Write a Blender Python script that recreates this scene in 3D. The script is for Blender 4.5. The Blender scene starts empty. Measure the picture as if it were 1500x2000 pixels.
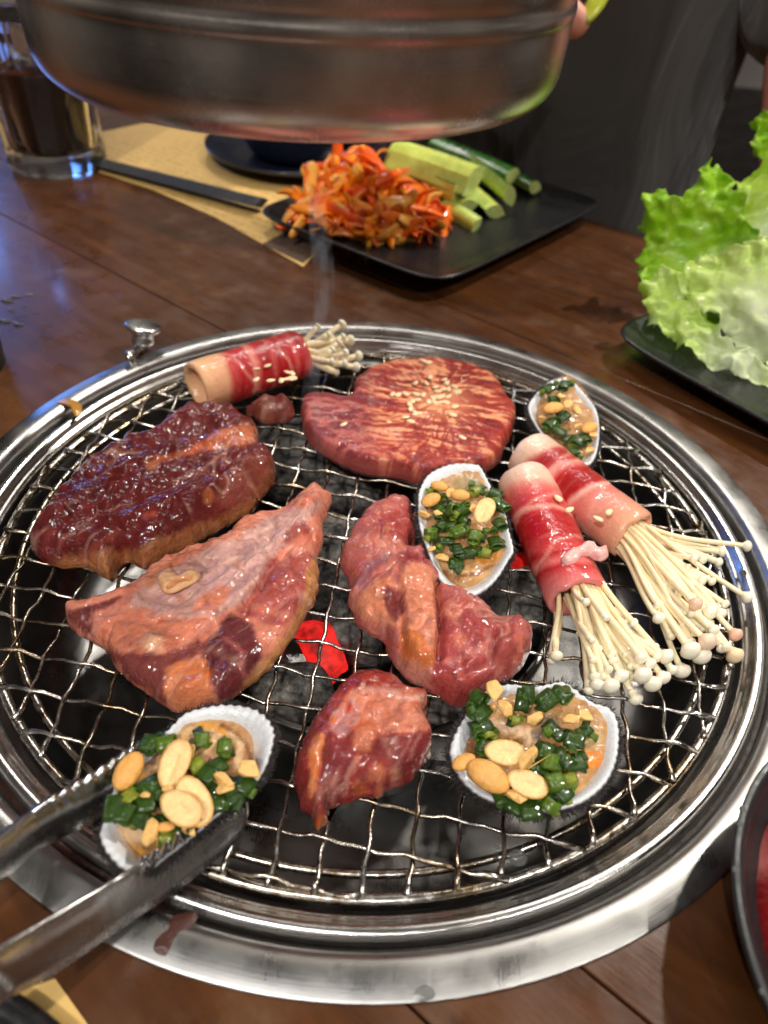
import bpy, bmesh, math, random
import numpy as np
from mathutils import Vector, Matrix

sc = bpy.context.scene
COL = sc.collection
S = 0.01                                   # everything below is written in centimetres

# ------------------------------------------------------------------ camera
PITCH, ROLL, FPX = 0.728518, 0.082107, 1450.0
CAM = np.array([0.552, -22.52, 21.31])
_d = np.array([0, math.cos(PITCH), -math.sin(PITCH)]); _r0 = np.array([1.0, 0, 0]); _u0 = np.cross(_r0, _d)
AX_R = math.cos(ROLL)*_r0 + math.sin(ROLL)*_u0
AX_U = -math.sin(ROLL)*_r0 + math.cos(ROLL)*_u0
AX_D = _d
def U(x, y, z=0.0):
    """point of the place at height z (cm) that the photograph shows at pixel x, y"""
    v = (x-750)/FPX*AX_R - (y-1000)/FPX*AX_U + AX_D
    return CAM + v*((z-CAM[2])/v[2])
def Ud(x, y, dist):
    v = (x-750)/FPX*AX_R - (y-1000)/FPX*AX_U + AX_D
    return CAM + v*dist
def Upl(x, y, p0, n):
    v = (x-750)/FPX*AX_R - (y-1000)/FPX*AX_U + AX_D
    return CAM + v*(np.dot(np.asarray(p0)-CAM, n)/np.dot(v, n))
def PX(P):
    w = np.asarray(P, float)-CAM
    z = w@AX_D
    return 750+FPX*(w@AX_R)/z, 1000-FPX*(w@AX_U)/z
cam = bpy.data.cameras.new('camera'); co = bpy.data.objects.new('camera', cam); COL.objects.link(co)
M = Matrix.Identity(4)
for i in range(3):
    M[i][0], M[i][1], M[i][2], M[i][3] = AX_R[i], AX_U[i], -AX_D[i], CAM[i]*S
co.matrix_world = M
cam.sensor_fit = 'VERTICAL'; cam.sensor_height = 24.0; cam.lens = 24.0*FPX/2000
cam.clip_start = 0.005; cam.clip_end = 50
cam.dof.use_dof = True; cam.dof.focus_distance = 0.258; cam.dof.aperture_fstop = 6.8
sc.camera = co

# ------------------------------------------------------------------ world, lamps, exposure
w = bpy.data.worlds.new('World'); sc.world = w; w.use_nodes = True
wb = w.node_tree.nodes['Background']
wb.inputs[0].default_value = (0.46, 0.44, 0.42, 1); wb.inputs[1].default_value = 0.17
# dim brownish room glow; lighter noise patches added for the steel to reflect
_wn = w.node_tree; _tc = _wn.nodes.new('ShaderNodeTexCoord'); _no = _wn.nodes.new('ShaderNodeTexNoise'); _rp = _wn.nodes.new('ShaderNodeValToRGB')
_no.inputs['Scale'].default_value = 2.6; _no.inputs['Detail'].default_value = 3
_rp.color_ramp.elements[0].position = .38; _rp.color_ramp.elements[0].color = (.09, .075, .065, 1); _rp.color_ramp.elements[1].position = .66; _rp.color_ramp.elements[1].color = (1.25, 1.08, .92, 1)
_wn.links.new(_tc.outputs['Generated'], _no.inputs['Vector']); _wn.links.new(_no.outputs['Fac'], _rp.inputs[0]); _wn.links.new(_rp.outputs[0], wb.inputs[0])
def lamp(name, kind, loc, target, power, size, col=(1, 1, 1), size_y=None, spot=None):
    l = bpy.data.lights.new(name, kind); l.energy = power; l.color = col
    if kind == 'AREA':
        l.size = size*S
        if size_y: l.shape = 'RECTANGLE'; l.size_y = size_y*S
    else:
        l.shadow_soft_size = size*S
    if kind == 'SPOT':
        l.spot_size = math.radians(spot); l.spot_blend = 0.5
    o = bpy.data.objects.new(name, l); COL.objects.link(o)
    o.location = Vector(loc)*S
    o.rotation_euler = (Vector(target)-Vector(loc)).to_track_quat('-Z', 'Y').to_euler()
    return o
lamp('ceiling_spot', 'SPOT', (75, 62, 118), (2, 0, 0), 62, 3.0, (1.0, 0.93, 0.83), spot=70)
lamp('fill_spot_near', 'SPOT', (-42, -95, 125), (0, 0, 0), 44, 2.4, (1.0, 0.96, 0.90), spot=70)  # added fill from the near left, softens the key's shadows
lamp('ceiling_spot_right', 'SPOT', (85, -60, 135), (0, 10, 0), 28, 2.4, (1.0, 0.95, 0.88), spot=70)
lamp('glint_spot_back', 'SPOT', (-30, 120, 150), (0, 10, 0), 36, 2.6, (1.0, 0.94, 0.86), spot=70)  # extra small spot, added for glints on the wet food
lamp('glint_spot_front', 'SPOT', (18, -130, 140), (0, 0, 0), 24, 2.6, (1.0, 0.98, 0.96), spot=70)  # another added spot behind the camera, for more small glints
lamp('fill_panel', 'AREA', (-30, -90, 165), (0, 0, 0), 6, 30, (1.0, 0.99, 0.98), 60)  # added softbox overhead, general soft fill
lamp('fill_panel_far', 'AREA', (20, 150, 170), (0, 20, 0), 8, 60, (1.0, 0.95, 0.88), 25)  # added wide soft source at the far side, fill and steel reflections
lamp('blue_screen', 'AREA', (-104, 130, 40), (-28, 27, 0), 2.6, 30, (0.12, 0.32, 1.0), 34)
vs = sc.view_settings
vs.view_transform = 'Standard'; vs.look = 'None'; vs.gamma = 1; vs.exposure = -0.06
sc.cycles.use_denoising = True
sc.cycles.max_bounces = 10; sc.cycles.transmission_bounces = 8; sc.cycles.glossy_bounces = 5; sc.cycles.diffuse_bounces = 3
sc.cycles.caustics_reflective = False; sc.cycles.caustics_refractive = False
sc.cycles.sample_clamp_indirect = 6

# ------------------------------------------------------------------ helpers: colour, noise, distance
def lin(c):
    c = np.asarray(c, float)/255.0
    return np.where(c <= 0.04045, c/12.92, ((c+0.055)/1.055)**2.4)
def lin4(c): return tuple(lin(c))+(1.0,)
_rng = np.random.RandomState(7); _T = _rng.rand(256, 256)
def vn(x, y, s=0):
    x = np.asarray(x, float)+s*17.31+1000; y = np.asarray(y, float)+s*9.77+1000
    xi = np.floor(x).astype(int); yi = np.floor(y).astype(int); fx = x-xi; fy = y-yi
    fx = fx*fx*(3-2*fx); fy = fy*fy*(3-2*fy)
    a = _T[xi & 255, yi & 255]; b = _T[(xi+1) & 255, yi & 255]; c = _T[xi & 255, (yi+1) & 255]; d = _T[(xi+1) & 255, (yi+1) & 255]
    return (a*(1-fx)+b*fx)*(1-fy)+(c*(1-fx)+d*fx)*fy
def fbm(x, y, s=0, o=4):
    t = 0; a = 0.5; n = 0
    x = np.asarray(x, float); y = np.asarray(y, float)
    for i in range(o):
        t = t+a*vn(x, y, s+i*3.1); n += a; a *= .5; x = x*2.03; y = y*2.03
    return t/n*2-1                         # about -1 .. 1
def sstep(a, b, x):
    t = np.clip((x-a)/(b-a), 0, 1); return t*t*(3-2*t)
def segdist(P, pts, closed=False):
    """distance to a polyline, and nearest point"""
    A = np.asarray(pts, float); B = np.roll(A, -1, 0)
    if not closed: A, B = A[:-1], B[:-1]
    best = np.full(len(P), 1e18); near = np.zeros((len(P), 2))
    for a, b in zip(A, B):
        ab = b-a; L = ab@ab+1e-12
        t = np.clip(((P-a)@ab)/L, 0, 1); q = a+t[:, None]*ab
        d = ((P-q)**2).sum(1); m = d < best
        best[m] = d[m]; near[m] = q[m]
    return np.sqrt(best), near
def inside(P, poly):
    x, y = P[:, 0], P[:, 1]; c = np.zeros(len(P), bool); n = len(poly)
    for i in range(n):
        x1, y1 = poly[i]; x2, y2 = poly[(i+1) % n]
        if y1 == y2: continue
        m = ((y1 > y) != (y2 > y)) & (x < (x2-x1)*(y-y1)/(y2-y1)+x1)
        c ^= m
    return c
def sdist(P, poly):
    d, q = segdist(P, poly, True)
    return np.where(inside(P, poly), d, -d), q
def catmull(pts, n=5, closed=True):
    p = np.asarray(pts, float); N = len(p); out = []
    for i in range(N if closed else N-1):
        p0, p1, p2, p3 = (p[(i-1) % N], p[i], p[(i+1) % N], p[(i+2) % N]) if closed else (p[max(i-1, 0)], p[i], p[i+1], p[min(i+2, N-1)])
        for k in range(n):
            t = k/n
            out.append(0.5*((2*p1)+(-p0+p2)*t+(2*p0-5*p1+4*p2-p3)*t*t+(-p0+3*p1-3*p2+p3)*t**3))
    if not closed: out.append(p[-1])
    return np.array(out)

# ------------------------------------------------------------------ helpers: objects
ORG = {}
def setp(o, label=None, cat=None, group=None, kind=None):
    if label: o['label'] = label
    if cat: o['category'] = cat
    if group: o['group'] = group
    if kind: o['kind'] = kind
    return o
def thing(name, label, cat, loc, group=None):
    o = bpy.data.objects.new(name, None); COL.objects.link(o)
    o.empty_display_size = 0.01
    o.location = Vector(loc)*S; ORG[o.name] = np.asarray(loc, float)
    return setp(o, label, cat, group)
def mesh(name, V, F, mat=None, col=None, smooth=True, org=(0, 0, 0)):
    me = bpy.data.meshes.new(name)
    V = (np.asarray(V, float)-np.asarray(org, float))*S
    me.from_pydata(V.tolist(), [], [tuple(int(i) for i in f) for f in F])
    if smooth: me.polygons.foreach_set('use_smooth', [True]*len(me.polygons))
    if col is not None:
        a = me.color_attributes.new('Col', 'FLOAT_COLOR', 'POINT')
        c = np.ones((len(V), 4)); c[:, :3] = col
        a.data.foreach_set('color', c.ravel())
    if mat: me.materials.append(mat)
    me.update()
    return me
def mk(name, V, F, mat, parent=None, col=None, smooth=True, label=None, cat=None, group=None, kind=None, org=None):
    """one mesh object; V in world centimetres"""
    V = np.asarray(V, float)
    if parent is not None: o_ = ORG[parent.name]
    else: o_ = np.asarray(org, float) if org is not None else np.array([V[:, 0].mean(), V[:, 1].mean(), V[:, 2].min()])
    ob = bpy.data.objects.new(name, mesh(name, V, F, mat, col, smooth, o_)); COL.objects.link(ob)
    ORG[ob.name] = o_
    if parent is not None: ob.parent = parent
    else: ob.location = Vector(o_)*S
    return setp(ob, label, cat, group, kind)
def inst(name, me, mat4, parent=None, **k):
    """object that shares mesh data; mat4 places it in the world (centimetres in its translation)"""
    ob = bpy.data.objects.new(name, me); COL.objects.link(ob)
    m = mat4.copy(); t = np.array(m.translation)
    if parent is not None:
        t = t-ORG[parent.name]; ob.parent = parent
    m.translation = Vector(t)*S
    ob.matrix_basis = m
    ORG[ob.name] = np.array(mat4.translation)
    return setp(ob, **k)
def join(parts):
    V = []; F = []; C = []; n = 0
    for p in parts:
        V.append(np.asarray(p[0], float)); F += [tuple(i+n for i in f) for f in p[1]]; n += len(p[0])
        if len(p) > 2: C.append(p[2])
    return (np.vstack(V), F, np.vstack(C)) if C else (np.vstack(V), F)
def tube(path, rad, sides=8, caps=True, flat=1.0, twist=0.0):
    P = np.asarray(path, float); n = len(P); R = np.broadcast_to(np.asarray(rad, float), (n,))
    T = np.gradient(P, axis=0); T /= np.linalg.norm(T, axis=1)[:, None]+1e-12
    up = np.array([0, 0, 1.0])
    if abs(T[0]@up) > .9: up = np.array([0, 1.0, 0])
    V = []
    nrm = up-T[0]*(up@T[0]); nrm /= np.linalg.norm(nrm)
    for i in range(n):
        nrm = nrm-T[i]*(nrm@T[i]); nrm /= np.linalg.norm(nrm)
        b = np.cross(T[i], nrm)
        for k in range(sides):
            a = 2*math.pi*k/sides+twist*i
            V.append(P[i]+R[i]*(math.cos(a)*nrm*flat+math.sin(a)*b))
    F = [(i*sides+k, i*sides+(k+1) % sides, (i+1)*sides+(k+1) % sides, (i+1)*sides+k) for i in range(n-1) for k in range(sides)]
    if caps:
        F.append(tuple(range(sides-1, -1, -1))); F.append(tuple((n-1)*sides+k for k in range(sides)))
    return np.array(V), F
def lathe(prof, c=(0, 0, 0), n=96, closed=False, mod=None):
    """profile of (radius, z) turned round a vertical axis"""
    V = []; m = len(prof)
    for k in range(n):
        a = 2*math.pi*k/n
        for j, (r, z) in enumerate(prof):
            rr = r*(mod(a, j) if mod else 1)
            V.append((c[0]+rr*math.cos(a), c[1]+rr*math.sin(a), c[2]+z))
    F = []
    mm = m if closed else m-1
    for k in range(n):
        k2 = (k+1) % n
        for j in range(mm):
            j2 = (j+1) % m
            F.append((k*m+j, k2*m+j, k2*m+j2, k*m+j2))
    return np.array(V), F
def smooth_prof(p, n=6): return [tuple(q) for q in catmull(p, n, False)]
def ball(c, r, nu=10, nv=7, sq=(1, 1, 1)):
    V = [np.array(c)+np.array((0, 0, r*sq[2]))]; F = []
    for i in range(1, nv):
        t = math.pi*i/nv
        for k in range(nu):
            a = 2*math.pi*k/nu
            V.append(np.array(c)+r*np.array((math.sin(t)*math.cos(a)*sq[0], math.sin(t)*math.sin(a)*sq[1], math.cos(t)*sq[2])))
    V.append(np.array(c)-np.array((0, 0, r*sq[2])))
    for k in range(nu): F.append((0, 1+k, 1+(k+1) % nu))
    for i in range(nv-2):
        for k in range(nu):
            a = 1+i*nu
            F.append((a+k, a+nu+k, a+nu+(k+1) % nu, a+(k+1) % nu))
    L = len(V)-1; a = 1+(nv-2)*nu
    for k in range(nu): F.append((L, a+(k+1) % nu, a+k))
    return np.array(V), F

# ------------------------------------------------------------------ helpers: materials
def newmat(name):
    m = bpy.data.materials.new(name); m.use_nodes = True
    nt = m.node_tree; return m, nt, nt.nodes['Principled BSDF']
def node(nt, t, ins=None, **p):
    n = nt.nodes.new(t)
    for k, v in p.items(): setattr(n, k, v)
    for k, v in (ins or {}).items():
        if hasattr(v, 'links') or isinstance(v, bpy.types.NodeSocket): nt.links.new(v, n.inputs[k])
        else: n.inputs[k].default_value = v
    return n
def cmcoord(nt, scale=(1, 1, 1), rot=(0, 0, 0)):
    tc = node(nt, 'ShaderNodeTexCoord')
    mp = node(nt, 'ShaderNodeMapping', {'Vector': tc.outputs['Object'], 'Scale': tuple(100*s for s in scale), 'Rotation': rot})
    return mp.outputs[0]
def noise(nt, vec, scale, detail=4, rough=.55, dist=0.0):
    return node(nt, 'ShaderNodeTexNoise', {'Vector': vec, 'Scale': scale, 'Detail': detail, 'Roughness': rough, 'Distortion': dist}).outputs['Fac']
def ramp(nt, fac, stops):
    r = node(nt, 'ShaderNodeValToRGB', {'Fac': fac}); cr = r.color_ramp
    while len(cr.elements) > 1: cr.elements.remove(cr.elements[-1])
    cr.elements[0].position = stops[0][0]; cr.elements[0].color = stops[0][1]
    for p, c in stops[1:]:
        e = cr.elements.new(p); e.color = c
    return r.outputs['Color']
def g(v): return (v, v, v, 1)
def mrange(nt, v, a, b, c, d):
    return node(nt, 'ShaderNodeMapRange', {'Value': v, 'From Min': a, 'From Max': b, 'To Min': c, 'To Max': d}).outputs[0]
def mixc(nt, fac, a, b, mode='MIX'):
    n = nt.nodes.new('ShaderNodeMix'); n.data_type = 'RGBA'; n.blend_type = mode
    for i, v in ((0, fac), (6, a), (7, b)):
        if isinstance(v, bpy.types.NodeSocket): nt.links.new(v, n.inputs[i])
        else: n.inputs[i].default_value = v
    return n.outputs[2]
def bump(nt, b, h, strength, dist, prev=None):
    n = node(nt, 'ShaderNodeBump', {'Height': h, 'Strength': strength, 'Distance': dist*S})
    if prev is not None: nt.links.new(prev, n.inputs['Normal'])
    nt.links.new(n.outputs[0], b.inputs['Normal']); return n.outputs[0]
def setin(b, **k):
    for a, v in k.items():
        key = a.replace('_', ' ')
        b.inputs[key].default_value = v

def simple(name, col, rough=.5, metal=0.0, bs=0.0, bscale=4, **k):
    m, nt, b = newmat(name)
    vec = cmcoord(nt)
    n1 = noise(nt, vec, bscale*.25, 4)
    c = mixc(nt, n1, tuple(x*.82 for x in col[:3])+(1,), tuple(min(1, x*1.15) for x in col[:3])+(1,))
    nt.links.new(c, b.inputs['Base Color'])
    nt.links.new(mrange(nt, noise(nt, vec, bscale*.5, 3), .3, .7, rough*.8, min(1, rough*1.25)), b.inputs['Roughness'])
    b.inputs['Metallic'].default_value = metal
    if bs: bump(nt, b, noise(nt, vec, bscale, 5), bs, .05)
    for a, v in k.items(): b.inputs[a.replace('_', ' ')].default_value = v
    return m

def steel(name, base=.60, rough=.22, ring=False, scratch=.12, tint=(1, .985, .955), stain=0.0):
    m, nt, b = newmat(name)
    vec = cmcoord(nt)
    if ring:
        sx = node(nt, 'ShaderNodeSeparateXYZ', {0: vec})
        r2 = node(nt, 'ShaderNodeVectorMath', {0: vec, 1: (1, 1, 0)}, operation='MULTIPLY')
        ln = node(nt, 'ShaderNodeVectorMath', {0: r2.outputs[0]}, operation='LENGTH').outputs['Value']
        cv = node(nt, 'ShaderNodeCombineXYZ', {'X': ln, 'Y': sx.outputs['Z']}).outputs[0]
        fine = noise(nt, cv, 38, 3, .7)
    else:
        st = cmcoord(nt, (1, 1, 18))
        fine = noise(nt, st, 3.0, 3, .7)
    blot = noise(nt, vec, .55, 5, .6)
    scr = noise(nt, cmcoord(nt, (14, 1.2, 4), (0, 0, .5)), 2.2, 4, .6)
    sp = noise(nt, vec, 7.0, 3, .6)
    c = mixc(nt, blot, tuple(base*.78*t for t in tint)+(1,), tuple(min(1, base*1.18)*t for t in tint)+(1,))
    if stain:
        sm = ramp(nt, noise(nt, vec, .9, 6, .65), [(.55, g(0)), (.72, g(stain))])
        c = mixc(nt, sm, c, (.10, .055, .022, 1))
    nt.links.new(c, b.inputs['Base Color'])
    r1 = mrange(nt, blot, .3, .7, rough*.75, rough*1.35)
    r2_ = node(nt, 'ShaderNodeMath', {0: r1, 1: mrange(nt, scr, .45, .75, 0, .07)}, operation='ADD').outputs[0]
    nt.links.new(r2_, b.inputs['Roughness'])
    b.inputs['Metallic'].default_value = 1.0
    n1 = bump(nt, b, fine, scratch, .02)
    n2 = bump(nt, b, scr, scratch*.35, .02, n1)
    bump(nt, b, noise(nt, vec, .35, 2), .06, .3, n2)
    return m

MAT = {}
MAT['flange'] = steel('brushed_rim_steel', .40, .31, True, .22, stain=.12)
MAT['bead'] = steel('rim_steel', .58, .20, True, .18, stain=.25)
MAT['basin'] = steel('polished_basin_steel', .22, .30, True, .10, stain=.6)
MAT['hood'] = steel('hood_steel', .72, .20, True, .16, (1, .93, .86))
MAT['tong'] = steel('tong_steel', .52, .22, False, .14)
MAT['knob'] = steel('knob_steel', .68, .22, False, .05)
# grate wire: bright steel with heat-stained straw and brown patches
m, nt, b = newmat('grate_wire_steel'); vec = cmcoord(nt)
c = mixc(nt, ramp(nt, noise(nt, vec, .35, 4), [(.40, g(0)), (.62, g(1))]), (.54, .52, .49, 1), (.34, .27, .18, 1))
c = mixc(nt, ramp(nt, noise(nt, vec, 2.2, 4), [(.50, g(0)), (.66, g(.9))]), c, (.12, .07, .032, 1))
nt.links.new(c, b.inputs['Base Color']); setin(b, Metallic=1.0)
nt.links.new(mrange(nt, noise(nt, vec, 3, 3), .3, .7, .12, .34), b.inputs['Roughness'])
bump(nt, b, noise(nt, vec, 6, 4), .35, .03); MAT['wire'] = m
# burnt soot at the groove
MAT['soot'] = simple('burnt_soot', (.018, .012, .008), .55, 0, .8, 8)
MAT['residue'] = simple('charred_sauce_residue', (.055, .016, .010), .35, 0, .8, 6)
MAT['glaze'] = simple('amber_sauce_drip', (.42, .20, .03), .15, 0, .3, 6)
MAT['black_plate'] = simple('matt_black_melamine', (.012, .0125, .0135), .30, 0, .10, 9)
MAT['navy'] = simple('dark_navy_ceramic', (.010, .013, .028), .22, 0, .05, 6)
MAT['black_bowl'] = simple('black_ceramic_bowl', (.010, .011, .012), .42, 0, .08, 6)
MAT['black_plastic'] = simple('black_plastic', (.012, .012, .013), .32, 0, .05, 6)
MAT['scallion'] = None

# wood
m, nt, b = newmat('dark_varnished_wood')
vec = cmcoord(nt)
oi = node(nt, 'ShaderNodeObjectInfo').outputs['Random']
off = node(nt, 'ShaderNodeCombineXYZ', {'X': node(nt, 'ShaderNodeMath', {0: oi, 1: 90.0}, operation='MULTIPLY').outputs[0], 'Y': 0.0, 'Z': 0.0}).outputs[0]
v2 = node(nt, 'ShaderNodeVectorMath', {0: vec, 1: off}, operation='ADD').outputs[0]
vs_ = node(nt, 'ShaderNodeMapping', {'Vector': v2, 'Scale': (.10, .7, .7)}).outputs[0]
gr = noise(nt, vs_, 1.0, 7, .62, 1.2)
fi = noise(nt, node(nt, 'ShaderNodeMapping', {'Vector': v2, 'Scale': (.5, 9, 9)}).outputs[0], 1.0, 4, .6)
bl = noise(nt, v2, .12, 4, .6)
c = ramp(nt, gr, [(.22, lin4((56, 30, 13))), (.45, lin4((76, 43, 19))), (.65, lin4((94, 55, 25))), (.85, lin4((116, 73, 37)))])
c = mixc(nt, ramp(nt, fi, [(.45, g(0)), (.75, g(.22))]), c, lin4((38, 22, 14)))
c = mixc(nt, ramp(nt, bl, [(.35, g(.55)), (.62, g(0))]), c, lin4((66, 36, 17)))
wsh = ramp(nt, noise(nt, v2, .30, 5, .6), [(.58, g(0)), (.74, g(.22))])
c = mixc(nt, wsh, c, lin4((138, 104, 72)))
nt.links.new(c, b.inputs['Base Color'])
nt.links.new(mrange(nt, noise(nt, v2, .6, 4), .3, .7, .22, .42), b.inputs['Roughness'])
setin(b, Coat_Weight=.35, Coat_Roughness=.12)
n1 = bump(nt, b, gr, .10, .10); bump(nt, b, fi, .10, .03, n1); MAT['wood'] = m
MAT['dark_wood'] = simple('chair_wood', lin((96, 62, 50)), .5, 0, .1, 2)
MAT['floor'] = simple('dark_floor', (.02, .017, .016), .5, 0, .1, .2)

# food: colour comes from the mesh's own painted flesh / fat / membrane attribute
def flesh(name, rough=.32, coat=.8, bcoarse=1.6, bfine=9, bs=(.5, .35), sss=.18, var=.25, fib=None, spec=.5, transl=0, cr=.06):
    m, nt, b = newmat(name); vec = cmcoord(nt)
    at = node(nt, 'ShaderNodeAttribute', attribute_name='Col').outputs['Color']
    n1 = noise(nt, vec, bcoarse, 5, .6); n2 = noise(nt, vec, bfine, 4, .6); nc = noise(nt, vec, bfine, 1.0, .45, .3)
    n3 = noise(nt, vec, bfine*2.7, 3, .6)
    f = mrange(nt, n1, .3, .7, 1-var, 1+var)
    f2 = mrange(nt, n2, .3, .7, 1-var*.6, 1+var*.6)
    ff = node(nt, 'ShaderNodeMath', {0: f, 1: f2}, operation='MULTIPLY').outputs[0]
    c = node(nt, 'ShaderNodeVectorMath', {0: at, 1: node(nt, 'ShaderNodeCombineXYZ', {'X': mrange(nt, ff, 0, 2, .25, 1.75), 'Y': ff, 'Z': ff}).outputs[0]}, operation='MULTIPLY').outputs[0]
    nt.links.new(c, b.inputs['Base Color'])
    nt.links.new(mrange(nt, n1, .3, .7, rough*.7, rough*1.4), b.inputs['Roughness'])
    setin(b, Coat_Weight=coat, Coat_Roughness=cr, Specular_IOR_Level=spec)
    if sss:
        b.inputs['Subsurface Weight'].default_value = sss
        b.inputs['Subsurface Radius'].default_value = (1.0, .35, .22); b.inputs['Subsurface Scale'].default_value = .0009
    p = bump(nt, b, n1, bs[0], .13); p = bump(nt, b, n2, bs[1], .07, p)
    p = bump(nt, b, n3, bs[1]*.9, .03, p)
    if coat:
        n_ = node(nt, 'ShaderNodeBump', {'Height': noise(nt, vec, bcoarse, 1.5, .4), 'Strength': min(1, bs[0]*1.3), 'Distance': .16*S})
        n_ = node(nt, 'ShaderNodeBump', {'Height': nc, 'Strength': min(1, bs[1]*1.2), 'Distance': .075*S, 'Normal': n_.outputs[0]})
        nt.links.new(n_.outputs[0], b.inputs['Coat Normal'])
    if transl:
        tb = node(nt, 'ShaderNodeBsdfTranslucent', {'Color': c, 'Normal': p}); mx = node(nt, 'ShaderNodeMixShader', {0: transl, 1: b.outputs[0], 2: tb.outputs[0]})
        nt.links.new(mx.outputs[0], nt.nodes['Material Output'].inputs['Surface'])
    return m
MAT['meat'] = flesh('raw_marinated_meat', .5, 1.0, 1.9, 4.6, (.5, .8), .10, .16, spec=.12, cr=.075)
MAT['duck'] = flesh('dark_glazed_meat', .5, 1.0, 1.7, 4.4, (.5, .9), .06, .20, spec=.12, cr=.075)
MAT['steak'] = flesh('marbled_beef', .5, .55, 2.0, 6, (.15, .7), .08, .10, spec=.15, cr=.10)
MAT['slice'] = flesh('thin_beef_slice', .45, .7, .9, 5, (.18, .45), .10, .08, spec=.2, cr=.09)
MAT['clam'] = flesh('cockle_flesh', .35, 1.0, 2.4, 6, (.6, .5), .15, .22, spec=.2)
MAT['shell'] = flesh('cockle_shell', .30, .45, 3.0, 12, (.15, .25), .12, .07)
MAT['mush'] = flesh('enoki', .38, .25, 2.0, 8, (.10, .10), .3, .05)
MAT['peanut'] = flesh('roasted_peanut', .42, .12, 3.0, 10, (.25, .3), .15, .16)
MAT['green'] = flesh('wet_scallion', .40, .8, 2.5, 7, (.25, .35), .08, .30, spec=.2)
MAT['seed'] = flesh('sesame', .4, .2, 6, 20, (.1, .1), .2, .1)
MAT['kimchi'] = flesh('pickled_vegetable', .35, .7, 2.0, 6, (.3, .3), .15, .10, spec=.3)
MAT['cucumber'] = flesh('cucumber', .25, .6, 1.2, 6, (.15, .2), .25, .10)
MAT['lettuce'] = flesh('lettuce', .40, .25, .8, 4, (.22, .25), 0, .10, transl=.35)

# ------------------------------------------------------------------ the table, planked, with the grill's opening
TZ = 0.6                                        # table top above the grate's ring
tdir = np.array([.803, -.596, 0]); tnor = np.array([.596, .803, 0])
table = thing('table', 'dark brown varnished plank table with the grill set into it', 'table', (0, 0, -74))
seams = [38.6, 29, 18.2, 6.4, -8.9, -12.4, -22.6, -33]
def poly_clip_circle(bm, R):
    pass
cut_me = mesh('cut', *lathe([(16.3, -6), (16.3, 6)], n=96))
bmc = bmesh.new(); bmc.from_mesh(cut_me); bmesh.ops.holes_fill(bmc, edges=bmc.edges); bmesh.ops.recalc_face_normals(bmc, faces=bmc.faces); bmc.to_mesh(cut_me); bmc.free()
cutter = bpy.data.objects.new('cutter', cut_me); COL.objects.link(cutter)
planks = []
for i in range(len(seams)-1):
    a, b_ = seams[i]-.035, seams[i+1]+.035
    L0, L1 = -75, 55
    V = []; F = []
    bev = .03
    prof = [(b_, -3), (a, -3), (a, -bev), (a-bev, 0), (b_+bev, 0), (b_, -bev)]
    for s in (L0, L1):
        for (q, z) in prof: V.append((s, q, z))
    n = len(prof)
    F = [(k, (k+1) % n, n+(k+1) % n, n+k) for k in range(n)]+[tuple(range(n-1, -1, -1)), tuple(range(n, 2*n))]
    me = mesh('plank', V, F, MAT['wood'], smooth=False)
    ob = bpy.data.objects.new('plank', me); COL.objects.link(ob)
    ob.parent = table
    ob.matrix_basis = Matrix(((tdir[0], tnor[0], 0, 0), (tdir[1], tnor[1], 0, 0), (0, 0, 1, (TZ+74)*S), (0, 0, 0, 1)))
    planks.append(ob)
bpy.context.view_layer.update()
for ob, i in zip(planks, range(99)):
    if min(abs(seams[i]), abs(seams[i+1])) < 16.4 or seams[i]*seams[i+1] < 0:
        md = ob.modifiers.new('cut', 'BOOLEAN'); md.operation = 'DIFFERENCE'; md.object = cutter; md.solver = 'EXACT'
        dg = bpy.context.evaluated_depsgraph_get()
        nm = bpy.data.meshes.new_from_object(ob.evaluated_get(dg))
        ob.modifiers.clear(); ob.data = nm
bpy.data.objects.remove(cutter)
mk('apron', *tube([tdir*-60+tnor*34+np.array((0, 0, -6)), tdir*48+tnor*34+np.array((0, 0, -6))], 3.4, 4, twist=0), MAT['wood'], table)
for s_, q_ in ((-58, 33), (46, 33), (-58, -28), (46, -28)):
    p = tdir*s_+tnor*q_
    mk('leg', *tube([p+np.array((0, 0, -74)), p+np.array((0, 0, -2.4))], 3.2, 8), MAT['wood'], table)
Vf = [(-400, -300, -74.2), (400, -300, -74.2), (400, 500, -74.2), (-400, 500, -74.2)]
mk('floor', Vf, [(0, 1, 2, 3)], MAT['floor'], smooth=False, kind='structure', org=(0, 0, -74.2))

# ------------------------------------------------------------------ the grill: rim, pot, grate
rim = thing('grill_surround', 'wide round brushed steel rim let into the wooden table', 'grill surround', (0, 0, TZ))
pr = smooth_prof([(17.12, .60), (17.14, .66), (17.05, .70), (16.75, .76), (16.4, .79), (16.15, .74), (15.98, .55), (15.93, .25), (15.93, -.4), (15.93, -1.0)], 5)
mk('flange', *lathe(pr, n=160), MAT['flange'], rim)
pot = thing('grill_pot', 'polished steel fire pot with a rolled lip inside the grill rim', 'grill pot', (0, 0, -9))
bp = smooth_prof([(15.72, -1.2), (15.72, -.1), (15.68, .25), (15.52, .46), (15.30, .44), (15.12, .22), (14.98, .12), (14.90, -.05), (14.86, -.40)], 6)
mk('rolled_lip', *lathe(bp, n=160), MAT['bead'], pot)
bs_ = smooth_prof([(14.86, -.40), (14.55, -.75), (14.2, -2.4), (13.7, -4.4), (12.6, -5.5), (10.6, -5.75), (8.6, -5.8)], 6)
mk('basin', *lathe(bs_, n=128), MAT['basin'], pot)
fp = smooth_prof([(8.6, -5.8), (8.5, -4.4), (8.45, -3.0), (8.4, -2.35), (8.22, -2.2), (8.05, -2.35), (7.95, -3.4), (7.8, -6.5), (7.0, -8.2), (0.02, -8.4)], 5)
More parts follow.
